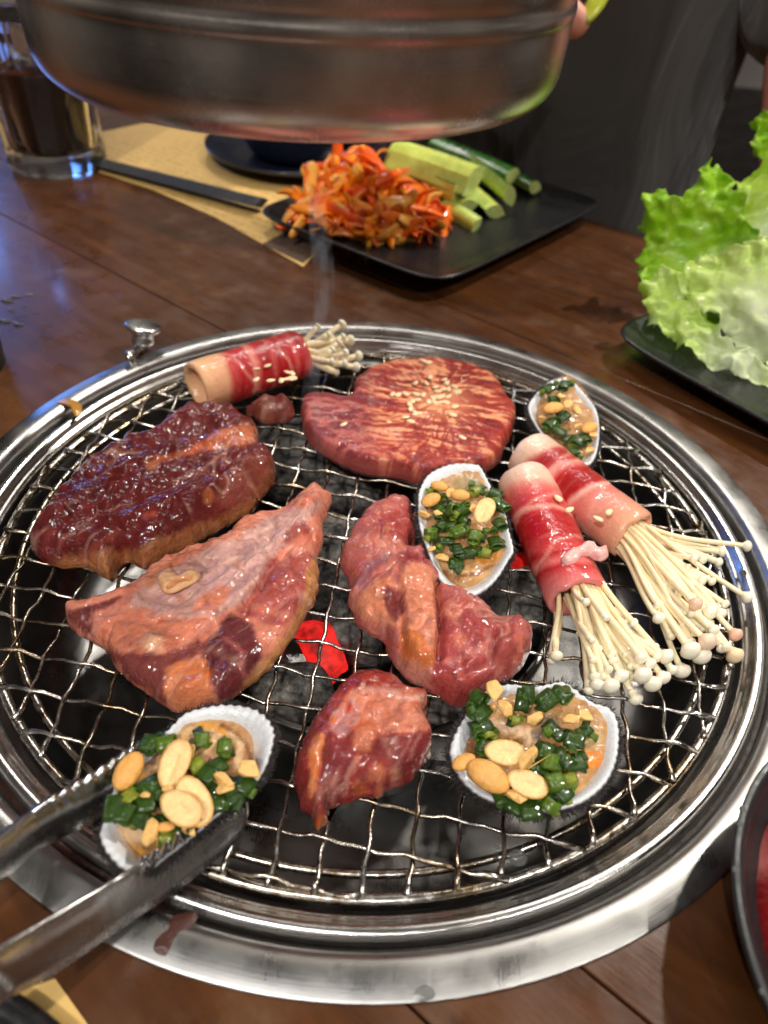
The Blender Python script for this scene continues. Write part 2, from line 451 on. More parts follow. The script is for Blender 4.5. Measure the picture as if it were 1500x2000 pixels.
mk('fire_cup', *lathe(fp, n=96), MAT['basin'], pot)
# soot line in the groove
mk('groove_soot', *lathe([(15.93, .05), (15.83, .11), (15.72, .05)], n=160), MAT['soot'], pot)

grate = thing('grill_grate', 'round crimped steel wire grate holding the meat', 'grate', (0, 0, 0))
ang = np.linspace(0, 2*math.pi, 145)[:-1]
rp = np.array([[14.5*math.cos(a), 14.5*math.sin(a), -.08] for a in ang])
def ringtube(R, z, r, n=144, s=10):
    V, F = lathe([(R+r*math.cos(2*math.pi*k/s), z+r*math.sin(2*math.pi*k/s)) for k in range(s)], n=n, closed=True)
    return V, F
mk('outer_ring', *ringtube(14.5, -.05, .17), MAT['wire'], grate)
mk('support_ring', *ringtube(13.75, -.22, .13), MAT['wire'], grate)
SP = 1.345
def warp(u, v): return np.array([u+v*(.062+.0045*u), v-.125*u])
# phase so that crossings fall on the photographed ones
def inv(p):
    q = np.array(p, float)
    for _ in range(30): q = q-(warp(*q)-np.array(p))
    return q
ph = inv((-11.73, -4.78)); pu, pv = ph[0] % SP, ph[1] % SP
rs = random.Random(3)
for fam in (0, 1):
    for k in range(-13, 14):
        fixed = (pu if fam else pv)+k*SP
        ts = np.linspace(-17, 17, 681)
        P = np.array([warp(fixed, t) if fam else warp(t, fixed) for t in ts])
        ok = np.hypot(P[:, 0], P[:, 1]) < 14.55
        if ok.sum() < 25: continue
        t = ts[ok]; P = P[ok]
        phase = (t-(pv if fam else pu))/SP*math.pi+(k % 2)*math.pi+(math.pi if fam else 0)
        cz = np.cos(phase); cz = np.sign(cz)*np.abs(cz)**.7
        z = .20+.085*cz
        lat = .045*np.sin(phase*2+k)
        idx = np.arange(0, len(P), 8); idx[-1] = len(P)-1
        path = np.column_stack([P+((np.array([1, 0]) if fam else np.array([0, 1]))*lat[:, None]), z])[idx]
        # the cut ends bend down on to the ring
        R_ = np.hypot(path[:, 0], path[:, 1])
        path[:, 2] -= np.clip((R_-14.0)/.5, 0, 1)*.08
        rr = np.full(len(path), .068+rs.uniform(-.004, .004)); rr[0] = rr[-1] = .115; rr[1] = rr[-2] = .095
        mk('wire', *tube(path, rr, 7), MAT['wire'], grate)

# weld blobs, drips and stains on the rim
def blob_patch(name, pts_px, z, h, mat, parent, seed=0, conv=None, **k):
    out = catmull(pts_px, 4); xy = np.array([U(x, y, z)[:2] for x, y in out])
    c = xy.mean(0); V = []; F = []; n = len(xy); rings = 5
    for j in range(rings):
        t = j/(rings-1)
        for i, p in enumerate(xy):
            q = c+(p-c)*(1-t*.97)
            zz = z+h*math.sqrt(max(0, 1-(1-t)**2))*(.7+.5*float(vn(q[0]*2.5, q[1]*2.5, seed)))
            if conv: zz += conv(math.hypot(*q))
            V.append((q[0], q[1], zz))
    for j in range(rings-1):
        for i in range(n): F.append((j*n+i, j*n+(i+1) % n, (j+1)*n+(i+1) % n, (j+1)*n+i))
    F.append(tuple((rings-1)*n+i for i in range(n)))
    return mk(name, V, F, mat, parent, **k)
blob_patch('charred_residue', [(296, 1834), (302, 1820), (320, 1808), (334, 1794), (352, 1784), (384, 1784), (380, 1804), (368, 1816), (362, 1836), (346, 1842), (336, 1852), (326, 1866), (310, 1864), (296, 1852)], .735, .06, MAT['residue'], rim, 3)
blob_patch('sauce_drip', [(112, 786), (128, 778), (146, 782), (158, 790), (160, 806), (150, 814), (142, 806), (138, 796), (124, 790)], .80, .10, MAT['glaze'], rim, 5)
m, nt, b = newmat('clear_drop'); setin(b, Base_Color=(.95, .97, .93, 1), Roughness=.03, IOR=1.33); b.inputs['Transmission Weight'].default_value = .9
MAT['drop'] = m
blob_patch('oil_drop', [(806, 1945), (812, 1928), (828, 1921), (846, 1928), (852, 1944), (836, 1955), (816, 1956)], .69, .10, MAT['drop'], rim, 2)
blob_patch('oil_drop', [(990, 1672), (1000, 1660), (1018, 1660), (1030, 1674), (1024, 1690), (1004, 1690)], -.02, .2, MAT['drop'], pot, 2)
blob_patch('charred_residue', [(0, 1520), (12, 1530), (60, 1596), (120, 1650), (200, 1706), (260, 1745), (330, 1780), (326, 1787), (250, 1752), (180, 1708), (110, 1660), (50, 1604), (0, 1540)], .10, .10, MAT['residue'], pot, 9)
# the damper lever that stands up through the groove
kb = U(262, 712, .75); kt = U(280, 641, 1.9)
lev = mk('damper_lever', *tube(catmull([kb+np.array((-.1, .2, -1.2)), kb, kb+np.array((-.15, .05, .5)), kt+np.array((-.35, -.3, -1.1)), kt+np.array((0, 0, -.4))], 6, False), .19, 12, flat=1.4), MAT['knob'], rim)
kpf = smooth_prof([(0.01, -.95), (.40, -.92), (.62, -.7), (.58, -.35), (.74, -.15), (.92, .02), (.94, .14), (.84, .22), (.4, .29), (.01, .30)], 4)
V, F = lathe(kpf, (0, 0, 0), 32)
Rk = np.array(Matrix.Rotation(math.radians(-10), 3, 'X') @ Matrix.Rotation(math.radians(8), 3, 'Y'))
mk('lever_knob', V@Rk.T+kt, F, MAT['knob'], lev)

# ------------------------------------------------------------------ charcoal
m, nt, b = newmat('ashy_charcoal'); vec = cmcoord(nt)
a1 = noise(nt, vec, .9, 6, .65); a2 = noise(nt, vec, 4, 4, .6)
c = mixc(nt, ramp(nt, a1, [(.38, g(0)), (.60, g(1))]), (.008, .007, .007, 1), (.24, .22, .20, 1))
c = mixc(nt, ramp(nt, a2, [(.35, g(.7)), (.6, g(0))]), c, (.03, .027, .025, 1))
nt.links.new(c, b.inputs['Base Color']); setin(b, Roughness=.95); bump(nt, b, a2, .8, .12); MAT['coal'] = m
m, nt, b = newmat('glowing_charcoal'); vec = cmcoord(nt)
a1 = noise(nt, vec, .7, 5, .6)
msk = ramp(nt, a1, [(.26, g(0)), (.40, g(1))])
nt.links.new(mixc(nt, msk, (.10, .09, .085, 1), (.25, .03, .02, 1)), b.inputs['Base Color'])
nt.links.new(mixc(nt, noise(nt, vec, 2.0, 3), (1, .006, .010, 1), (1, .035, .025, 1)), b.inputs['Emission Color'])
nt.links.new(node(nt, 'ShaderNodeMath', {0: msk, 1: mrange(nt, noise(nt, vec, 1.5, 6, .65), .36, .60, .30, 1.05)}, operation='MULTIPLY').outputs[0], b.inputs['Emission Strength'])
setin(b, Roughness=.9); bump(nt, b, a1, .6, .2); MAT['ember'] = m
rc = random.Random(11); nrc = np.random.RandomState(4)
def coal_mesh(lx, ly, lz, seed):
    bm = bmesh.new(); bmesh.ops.create_cube(bm, size=1); bmesh.ops.subdivide_edges(bm, edges=bm.edges, cuts=5, use_grid_fill=True)
    V = np.array([v.co[:] for v in bm.verts])
    V = V/np.maximum(np.abs(V).max(1)*.55+np.linalg.norm(V, axis=1)*.45, 1e-6)[:, None]*.5
    V = V*np.array((lx, ly, lz))
    V += .32*np.column_stack([fbm(V[:, 1]*.9, V[:, 2]*.9, seed), fbm(V[:, 0]*.9, V[:, 2]*.9, seed+2), fbm(V[:, 0]*.9, V[:, 1]*.9, seed+5)])
    for v, c_ in zip(bm.verts, V): v.co = c_
    F = [[v.index for v in f.verts] for f in bm.faces]; bm.verts.index_update(); F = [[v.index for v in f.verts] for f in bm.faces]
    bm.free(); return V, F
def coal(c, dims, rot, ember=False, label='', group=None):
    V, F = coal_mesh(*dims, rc.randint(0, 99))
    Rm = np.array(Matrix.Rotation(rot, 3, 'Z') @ Matrix.Rotation(rc.uniform(-.25, .25), 3, 'X') @ Matrix.Rotation(rc.uniform(-.2, .2), 3, 'Y'))
    mk('charcoal', V@Rm.T+np.asarray(c), F, MAT['ember' if ember else 'coal'], label=label, cat='charcoal', group=group, smooth=True)
GL = 'ashy grey lump of charcoal under the grate'
def cp(x, y, z): return U(x, y, z)
coal(cp(626, 1268, -3.0), (1.35, 2.9, 1.8), .5, True, 'bright red glowing charcoal strip between the two chicken pieces')
coal(cp(577, 1455, -4.2), (.9, 1.1, 1.2), .2, True, 'small red glowing charcoal just left of the small meat chunk')
coal(cp(436, 1040, -4.6), (.7, .7, .9), .3, True, 'red glowing charcoal showing between dark meat and flat chicken piece')
coal(cp(1006, 1108, -4.4), (.8, 1.0, 1.0), .9, True, 'red glowing charcoal beside the lower edge of the middle cockle')
coal(cp(690, 1240, -3.4), (2.6, 2.6, 2.4), .1, False, GL, 'lumps of charcoal')
for (x, y, z, dx, dy, dz, r) in [(640, 1120, -2.3, 3.0, 6.0, 2.6, -.1), (560, 900, -2.4, 4.2, 4.6, 2.8, .25), (700, 930, -2.7, 3.6, 4.8, 2.6, -.2), (560, 1380, -3.3, 3.6, 3.0, 2.4, .3),
        (790, 1180, -3.6, 4, 4, 2.5, .7), (870, 1290, -3.6, 4, 3, 2.5, .3), (950, 1000, -3.6, 4, 4, 2.5, .3), (420, 960, -4.0, 4, 4, 2.5, .5), (430, 1180, -3.8, 3.5, 5, 2.5, .1),
        (480, 1330, -3.9, 3.5, 3.5, 2.5, .8), (680, 1440, -4.2, 4, 3, 2.5, .2), (1010, 1190, -4.2, 3.5, 3.5, 2.5, .4), (820, 880, -3.8, 4, 4, 2.5, .2), (830, 1420, -4.4, 3.5, 3, 2.2, .9)]:
    coal(cp(x, y, z), (dx, dy, dz), r, False, GL, 'lumps of charcoal')
# ------------------------------------------------------------------ food: meat built up from its outline
def paint(px, py, base, items, seed=0, wa=(9, 3.0)):
    """flesh, fat and membrane patches; soft irregular borders"""
    wx = px+wa[0]*fbm(px/26, py/26, seed+1)+wa[1]*fbm(px/7, py/7, seed+2)
    wy = py+wa[0]*fbm(px/26, py/26, seed+5)+wa[1]*fbm(px/7, py/7, seed+6)
    Q = np.column_stack([wx, wy]); C = np.tile(lin(base), (len(px), 1))
    for it in items:
        k, geo, r, col, st = it[:5]
        if k == 'b': msk = sstep(r*1.25, r*.55, np.hypot(Q[:, 0]-geo[0], Q[:, 1]-geo[1]))
        elif k == 'l':
            d, _ = segdist(Q, geo); msk = sstep(r*1.3, r*.4, d)
        elif k == 'p':
            sd, _ = sdist(Q, catmull(geo, 3)); msk = sstep(-r*.5, r*.5, sd)
        elif k == 'n':                       # speckle: geo=(scale, threshold)
            msk = sstep(geo[1], geo[1]+r, fbm(px/geo[0], py/geo[0], seed+geo[2] if len(geo) > 2 else seed+11))
        msk = (msk*st)[:, None]
        C = C*(1-msk)+lin(col)*msk
    return C
def mound(out_px, H, z0=.26, step=.075, edge=1.0, far=.62, nz=(.16, .06), feats=(), seed=0, flat=0.0, wall=.30, inset=.12, p=2.2, ny=2, dome=None):
    out = catmull(out_px, 4)
    ymin, ymax = out[:, 1].min(), out[:, 1].max()
    out = catmull(out, 3)
    rag = np.column_stack([fbm(out[:, 0]/16, out[:, 1]/16, seed+90, 3), fbm(out[:, 0]/16, out[:, 1]/16, seed+95, 3)])*(5.5 if flat == 0 and H > .6 else 3.0 if H > .6 else 1.2)
    out = out+rag
    poly = np.array([U(x, y, z0+H*far*(ymax-y)/(ymax-ymin))[:2] for x, y in out])
    ctr = poly.mean(0)
    lo, hi = poly.min(0)-step, poly.max(0)+step
    xs = np.arange(lo[0], hi[0]+step, step); ys = np.arange(lo[1], hi[1]+step, step)
    X, Y = np.meshgrid(xs, ys); P = np.column_stack([X.ravel(), Y.ravel()])
    sd, q = sdist(P, poly)
    nx = len(xs); ins = sd > 0
    I = np.arange(len(P)).reshape(X.shape)
    quads = np.column_stack([I[:-1, :-1].ravel(), I[:-1, 1:].ravel(), I[1:, 1:].ravel(), I[1:, :-1].ravel()])
    quads = quads[ins[quads].sum(1) >= 2]
    used = np.unique(quads); snap = used[~ins[used]]
    P[snap] = q[snap]
    near = used[(ins[used]) & (sd[used] < step*.30)]; P[near] = q[near]
    remap = -np.ones(len(P), int); remap[used] = np.arange(len(used))
    P = P[used]; quads = remap[quads]
    d = np.maximum(sd[used], 0)
    t = np.clip(d/edge, 0, 1); prof = (1-(1-t)**p)**(1/p)
    k = np.clip(d/(edge*.6), 0, 1)
    h = H*(wall+(1-wall)*prof)
    if flat < 1: h = h+(1-flat)*k*(nz[0]*fbm(P[:, 0]*.55, P[:, 1]*.55, seed, 3)*1.6+nz[1]*fbm(P[:, 0]*2.1, P[:, 1]*2.1, seed+4, 3)*1.6)
    if dome is not None: h = h+dome(P[:, 0], P[:, 1])*k
    px, py = PX(np.column_stack([P, z0+h*.9]))
    Q = np.column_stack([px, py])
    wq = Q+np.column_stack([5*fbm(px/18, py/18, seed+31), 5*fbm(px/18, py/18, seed+37)])
    for ft in feats:
        kind, geo, r, amp = ft
        if kind == 'l':
            dd, _ = segdist(wq, geo); h = h+amp*1.25*np.exp(-(dd/(r*.8))**2)*k
        elif kind == 'p':
            s2, _ = sdist(wq, catmull(geo, 3)); h = h+amp*sstep(-r, r, s2)*k
        elif kind == 'b':
            dd = np.hypot(wq[:, 0]-geo[0], wq[:, 1]-geo[1]); h = h+amp*np.exp(-(dd/r)**2)*k
    h = np.maximum(h, .12)
    # muscle seams: thin valleys along the zero lines of a slow noise, and fibre relief
    sf = fbm(P[:, 0]*.42+.8*fbm(P[:, 0]*.3, P[:, 1]*.3, seed+71), P[:, 1]*.42, seed+73, 3)
    if flat == 0 and H > .6: h = h-.09*np.exp(-(sf/.05)**2)*k+.05*np.exp(-((np.abs(sf)-.13)/.06)**2)*k
    mg = .045*np.abs(fbm(P[:, 0]*3.2, P[:, 1]*3.2, seed+61, 3))*(1-flat)*k
    z = z0+h+mg
    n = len(P)
    Vt = np.column_stack([P, z])
    # a skirt that tucks in under the piece
    from collections import Counter
    ed = {}
    for f in quads:
        for a, b2 in ((f[0], f[1]), (f[1], f[2]), (f[2], f[3]), (f[3], f[0])):
            key = (min(a, b2), max(a, b2))
            if key in ed: ed[key] = None
            else: ed[key] = (a, b2)
    bd = [e for e in ed.values() if e is not None]
    bl = np.array([z0-.02]*n)
    dirn = ctr-P; dirn /= np.linalg.norm(dirn, axis=1)[:, None]+1e-9
    # bulge ring + bottom sheet
    nb = {}
    for a, b2 in bd: nb.setdefault(a, []).append(b2); nb.setdefault(b2, []).append(a)
    for _ in range(3):
        NP = {v: (Vt[v]*.5+.25*(Vt[q[0]]+Vt[q[1]])) for v, q in nb.items() if len(q) == 2}
        for v, q in NP.items(): Vt[v] = q
    P = Vt[:, :2].copy(); h = Vt[:, 2]-z0
    bvert = sorted({a for e in bd for a in e}); bi = {v: i for i, v in enumerate(bvert)}
    mid = np.column_stack([P[bvert]-dirn[bvert]*.05, z0+h[bvert]*.52])
    low = np.column_stack([P[bvert]+dirn[bvert]*inset, z0+np.full(len(bvert), .0)])
    V = np.vstack([Vt, mid, low, np.array([[ctr[0], ctr[1], z0]])]); m0, l0 = n, n+len(bvert); cc = len(V)-1
    F = [tuple(f) for f in quads]
    for a, b2 in bd:
        F.append((b2, a, m0+bi[a], m0+bi[b2])); F.append((m0+bi[b2], m0+bi[a], l0+bi[a], l0+bi[b2]))
        F.append((l0+bi[b2], l0+bi[a], cc))
    return V, F
def meat(name, out, H, base, items, label, cat, mat='meat', seed=0, wa=(9, 3.0), colfn=None, fd=None, **k):
    V, F = mound(out, H, seed=seed, **k)
    px, py = PX(V)
    C = paint(px, py, base, items, seed, wa)
    # deeper, more saturated flesh, fine pale sinew lines and spice specks
    gy = C.mean(1)[:, None]; C = (C*.89+gy*.11)**1.32*np.array((1.05, 1.05, 1.08))
    if k.get('flat', 0) == 0:
        sf = fbm(V[:, 0]*.42+.8*fbm(V[:, 0]*.3, V[:, 1]*.3, seed+71), V[:, 1]*.42, seed+73, 3)
        m1 = (np.exp(-(sf/.035)**2)*.28*sstep(-.3, .3, fbm(px/60, py/60, seed+74)))[:, None]; C = C*(1-m1)+lin((226, 184, 160))*m1
        m2 = (np.exp(-((np.abs(sf)-.075)/.03)**2)*.16)[:, None]; C = C*(1-m2)+C*lin((176, 96, 92))*m2
    if fd is not None:
        a_, b_ = U(*fd[0], 1.2)[:2], U(*fd[1], 1.2)[:2]; e = (b_-a_)/np.linalg.norm(b_-a_)
        u = V[:, :2]@e; v = V[:, :2]@np.array((-e[1], e[0])); v = v+.35*fbm(u*.35, v*.35, seed+76)
        fb = fbm(u*.8, v*7.5, seed+77, 3); C = C*(1+.24*fb)[:, None]
        pl = (sstep(.38, .6, fbm(u*.45, v*5, seed+78, 3))*.18)[:, None]; C = C*(1-pl)+lin((224, 176, 160))*pl
    dk = sstep(.25, .6, fbm(px/9, py/9, seed+85, 3))[:, None]*.22; C = C*(1-dk)+C*lin((190, 120, 110))*dk
    spk = sstep(.60, .72, fbm(px/2.6, py/2.6, seed+87, 2))[:, None]*.5; C = C*(1-spk)+lin((110, 50, 24))*spk
    sa = sstep(.30, .55, fbm(px/22, py/22, seed+88, 3))[:, None]*.36; C = C*(1-sa)+C*lin((255, 176, 96))*sa
    if colfn is not None: C = colfn(V, px, py, C)
    return mk(name, V, F, MAT[mat], col=np.clip(C, 0, 1), label=label, cat=cat)

PINK = (205, 128, 112); FAT = (226, 178, 142); RED = (150, 56, 54); MEM = (196, 146, 138); PURP = (140, 70, 76); ORG_ = (206, 112, 44); CREAM = (226, 196, 158)

# dark glazed meat (upper left)
meat('marinated_meat', [(67, 1073), (77, 1043), (113, 987), (150, 940), (173, 913), (237, 873), (297, 850), (317, 830), (357, 803), (417, 795), (457, 800), (477, 817), (503, 833), (507, 870), (527, 887), (538, 910), (523, 947), (500, 970), (490, 993), (457, 1013), (417, 1037), (383, 1063), (333, 1090), (290, 1113), (257, 1103), (232, 1118), (219, 1146), (203, 1132), (167, 1113), (117, 1113), (87, 1100)],
     1.7, (122, 38, 36), [
        ('n', (30, .1), .4, (96, 30, 30), .6), ('n', (16, .25, 40), .3, (150, 66, 52), .5),
        ('p', [(330, 820), (420, 800), (480, 815), (440, 845), (330, 855)], 12, (118, 48, 44), .7),
        ('p', [(410, 850), (470, 830), (500, 835), (505, 855), (470, 870), (400, 880)], 8, (206, 130, 84), .85),
        ('l', [(290, 905), (340, 885), (400, 872), (460, 858)], 9, (196, 112, 66), .8), ('b', (296, 908), 12, (190, 120, 72), .8),
        ('p', [(240, 1090), (330, 1045), (420, 1010), (490, 960), (530, 900), (540, 920), (500, 990), (400, 1070), (290, 1118)], 14, (176, 124, 78), .9),
        ('p', [(420, 960), (470, 900), (535, 890), (530, 940), (490, 980), (440, 990)], 16, (150, 84, 68), .7),
        ('p', [(90, 1090), (150, 1085), (220, 1075), (250, 1090), (230, 1125), (215, 1145), (150, 1115), (100, 1115)], 10, (196, 138, 88), .85),
        ('l', [(160, 1090), (200, 1060), (230, 1040)], 9, (176, 92, 70), .5),
        ('l', [(280, 1010), (300, 1005)], 8, (190, 100, 80), .7), ('b', (408, 968), 12, (196, 120, 60), .7),
        ('p', [(70, 1070), (90, 1030), (130, 1050), (110, 1095), (85, 1100)], 10, (150, 62, 62), .6)],
     'dark red glazed slab of marinated meat at the left of the grate', 'meat', 'duck', 3,
     edge=.95, nz=(.20, .09), wall=.30, fd=((100, 1060), (480, 850)), feats=[
        ('l', [(110, 1010), (180, 960), (260, 920), (330, 890), (460, 862)], 22, .22), ('l', [(230, 940), (320, 900), (400, 880)], 9, -.22),
        ('l', [(140, 1050), (220, 1000), (300, 960), (420, 920)], 14, -.16), ('l', [(220, 1030), (320, 990), (420, 960)], 16, .16),
        ('l', [(250, 1075), (330, 1040), (430, 1000), (480, 960)], 9, -.20), ('l', [(330, 855), (420, 842), (480, 830)], 9, -.20),
        ('l', [(420, 935), (470, 890), (500, 870)], 8, -.16), ('b', (440, 855), 28, .18), ('b', (470, 920), 30, .15), ('l', [(90, 1080), (170, 1090), (240, 1080)], 8, -.15),
        ('l', [(190, 1000), (240, 1050)], 10, .14)])

# flat chicken thigh (left centre)
meat('chicken_thigh', [(131, 1189), (163, 1182), (210, 1169), (264, 1146), (293, 1117), (336, 1088), (408, 1063), (444, 1049), (462, 1027), (491, 1007), (545, 997), (566, 984), (588, 964), (617, 944), (631, 957), (649, 964), (642, 988), (628, 1020), (631, 1045), (620, 1092), (617, 1160), (592, 1211), (570, 1247), (527, 1308), (480, 1351), (433, 1380), (372, 1394), (336, 1391), (286, 1355), (235, 1312), (203, 1268), (156, 1240), (134, 1214)],
     .95, (220, 146, 120), [
        ('n', (34, .15), .4, (222, 158, 140), .6),
        ('p', [(260, 1160), (340, 1100), (440, 1060), (520, 1015), (600, 985), (630, 985), (590, 1030), (540, 1080), (510, 1130), (480, 1170), (420, 1200), (330, 1210), (270, 1200)], 12, (206, 168, 158), .85),
        ('p', [(360, 1120), (440, 1090), (500, 1060), (540, 1060), (500, 1110), (470, 1150), (400, 1170)], 10, (190, 150, 148), .6),
        ('l', [(420, 1160), (480, 1105), (540, 1060), (600, 1010)], 10, (222, 178, 166), .7), ('l', [(300, 1205), (380, 1150), (460, 1085)], 6, (224, 182, 168), .5),
        ('l', [(250, 1190), (330, 1140), (400, 1090)], 6, (224, 178, 160), .5),
        ('p', [(520, 1100), (570, 1080), (610, 1095), (612, 1160), (590, 1200), (540, 1220), (480, 1205), (470, 1185), (500, 1150)], 14, (176, 84, 84), .75),
        ('l', [(490, 1185), (540, 1195), (580, 1210)], 10, (214, 140, 120), .8),
        ('p', [(420, 1230), (450, 1200), (490, 1220), (510, 1260), (505, 1310), (480, 1345), (430, 1370), (410, 1330), (395, 1280)], 12, (118, 50, 58), .95),
        ('l', [(440, 1245), (470, 1275), (480, 1320)], 6, (186, 112, 104), .6),
        ('p', [(210, 1270), (280, 1275), (350, 1270), (390, 1245), (400, 1270), (350, 1300), (330, 1320), (330, 1380), (280, 1350), (230, 1305)], 12, (132, 58, 60), .85),
        ('p', [(320, 1320), (350, 1290), (400, 1290), (405, 1340), (415, 1370), (380, 1395), (330, 1385)], 10, (216, 140, 92), .9),
        ('p', [(190, 1230), (230, 1195), (300, 1190), (370, 1205), (400, 1220), (370, 1255), (330, 1265), (270, 1275), (210, 1262)], 14, (222, 142, 108), .7),
        ('b', (300, 1255), 22, (232, 190, 150), .7), ('b', (210, 1235), 12, (206, 96, 40), .6), ('l', [(355, 1300), (400, 1310)], 14, (216, 130, 60), .5),
        ('p', [(390, 1165), (440, 1140), (450, 1160), (420, 1190), (385, 1195)], 10, (224, 138, 92), .7),
        ('p', [(130, 1190), (200, 1178), (240, 1165), (220, 1185), (180, 1200), (175, 1240), (140, 1220)], 8, (126, 52, 50), .9),
        ('p', [(600, 1110), (620, 1090), (620, 1165), (590, 1220), (530, 1310), (480, 1355), (470, 1345), (520, 1280), (560, 1230), (590, 1180)], 8, (206, 156, 96), .85),
        ('p', [(285, 1125), (330, 1095), (345, 1100), (310, 1130), (285, 1150)], 7, (206, 140, 88), .8),
        ('p', [(540, 1075), (585, 1060), (590, 1080), (560, 1095)], 8, (226, 160, 138), .8), ('l', [(560, 1050), (590, 1030), (600, 1040)], 12, (150, 62, 62), .7),
        ('b', (495, 1168), 5, (214, 96, 20), .9), ('b', (465, 1050), 10, (206, 126, 76), .6), ('n', (5, .5, 70), .15, (150, 84, 50), .35)],
     'flat pale pink chicken thigh with a garlic slice on top', 'chicken', 'meat', 8,
     edge=.55, nz=(.13, .06), wall=.34, fd=((270, 1210), (590, 1000)), feats=[
        ('l', [(480, 1180), (510, 1150), (540, 1095), (600, 1050)], 9, -.30), ('p', [(250, 1160), (460, 1045), (620, 975), (600, 1030), (530, 1090), (490, 1170), (400, 1215), (300, 1220)], 14, .22),
        ('l', [(390, 1250), (440, 1215), (480, 1195)], 9, -.28), ('l', [(330, 1275), (400, 1255)], 10, -.22), ('b', (450, 1290), 55, .30), ('b', (550, 1150), 50, .26), ('b', (360, 1345), 36, .22),
        ('l', [(410, 1290), (405, 1360)], 8, -.22), ('l', [(300, 1255), (330, 1262)], 14, .18), ('b', (600, 1000), 30, .35), ('b', (572, 1075), 18, .25), ('l', [(180, 1190), (175, 1240)], 7, -.18),
        ('l', [(300, 1205), (380, 1150), (460, 1085)], 3.5, .06), ('l', [(270, 1200), (340, 1150), (420, 1090)], 3.5, .05), ('l', [(340, 1205), (420, 1150), (520, 1070)], 3.5, .06), ('l', [(440, 1160), (520, 1085), (600, 1010)], 4, .10)])

# curved chicken piece (centre right)
meat('chicken_strip', [(666, 1081), (675, 1059), (691, 1027), (713, 996), (743, 980), (765, 964), (787, 966), (803, 980), (809, 1005), (814, 1040), (800, 1059), (803, 1078), (828, 1072), (841, 1095), (855, 1128), (896, 1163), (937, 1185), (973, 1218), (1005, 1221), (1035, 1245), (1035, 1273), (1016, 1305), (992, 1333), (940, 1360), (904, 1387), (874, 1379), (836, 1355), (803, 1338), (781, 1316), (759, 1283), (751, 1256), (710, 1226), (691, 1196), (680, 1171), (686, 1147), (675, 1114)],
     1.35, (196, 116, 108), [
        ('n', (30, .15), .4, (220, 144, 116), .6),
        ('p', [(740, 1010), (800, 990), (810, 1040), (790, 1060), (740, 1045)], 14, (180, 82, 76), .8), ('l', [(700, 1060), (750, 1050), (780, 1070)], 10, (214, 138, 112), .6),
        ('p', [(690, 1140), (710, 1105), (750, 1080), (770, 1085), (730, 1120), (705, 1155)], 8, (160, 108, 118), .8),
        ('p', [(780, 1085), (830, 1075), (838, 1100), (800, 1110)], 8, (176, 72, 76), .7),
        ('p', [(790, 1115), (830, 1100), (852, 1130), (855, 1180), (850, 1290), (830, 1300), (800, 1250), (785, 1190)], 10, (226, 152, 116), .9),
        ('p', [(690, 1170), (720, 1140), (760, 1130), (780, 1150), (785, 1210), (740, 1220), (700, 1200)], 10, (220, 150, 108), .8),
        ('p', [(745, 1150), (775, 1150), (790, 1180), (780, 1210), (760, 1205)], 7, (138, 62, 66), .9),
        ('p', [(775, 1220), (800, 1215), (845, 1265), (848, 1295), (810, 1310), (780, 1280)], 10, (214, 128, 48), .75),
        ('p', [(770, 1290), (830, 1300), (845, 1330), (810, 1340), (785, 1318)], 10, (206, 148, 128), .8),
        ('p', [(865, 1170), (900, 1175), (960, 1215), (965, 1260), (950, 1300), (880, 1320), (850, 1310), (858, 1230)], 12, (184, 84, 84), .85),
        ('b', (885, 1190), 22, (222, 146, 118), .8), ('b', (895, 1248), 16, (220, 138, 108), .7), ('l', [(870, 1290), (920, 1280), (950, 1250)], 7, (214, 140, 128), .6),
        ('p', [(840, 1310), (900, 1320), (960, 1310), (940, 1350), (900, 1385), (850, 1360)], 12, (170, 70, 66), .8),
        ('p', [(965, 1225), (1000, 1225), (1030, 1250), (1028, 1280), (990, 1320), (960, 1300)], 12, (176, 76, 70), .7), ('l', [(1012, 1240), (1020, 1265), (1005, 1290)], 8, (214, 124, 100), .7),
        ('b', (790, 1125), 14, (226, 150, 100), .6), ('b', (755, 1030), 8, (220, 150, 80), .4), ('n', (5, .5, 70), .15, (150, 84, 50), .35)],
     'curved folded chicken strip lying beside the middle cockle', 'chicken', 'meat', 15,
     edge=.75, nz=(.15, .08), wall=.30, fd=((760, 1000), (800, 1260)), feats=[
        ('l', [(853, 1140), (858, 1200), (856, 1290)], 8, -.50), ('l', [(690, 1160), (730, 1120), (780, 1090), (830, 1100)], 8, -.22), ('p', [(785, 1110), (845, 1100), (852, 1180), (848, 1290), (800, 1290), (782, 1200)], 10, .26),
        ('l', [(782, 1150), (788, 1230), (780, 1300)], 7, -.24), ('b', (765, 1180), 18, -.16), ('l', [(966, 1235), (958, 1290)], 7, -.30), ('b', (910, 1250), 45, .26), ('b', (1000, 1270), 30, .22),
        ('b', (740, 1030), 45, .22), ('l', [(850, 1310), (900, 1325), (960, 1300)], 8, -.20), ('b', (890, 1350), 35, .2), ('l', [(800, 1180), (840, 1230)], 6, .08)])

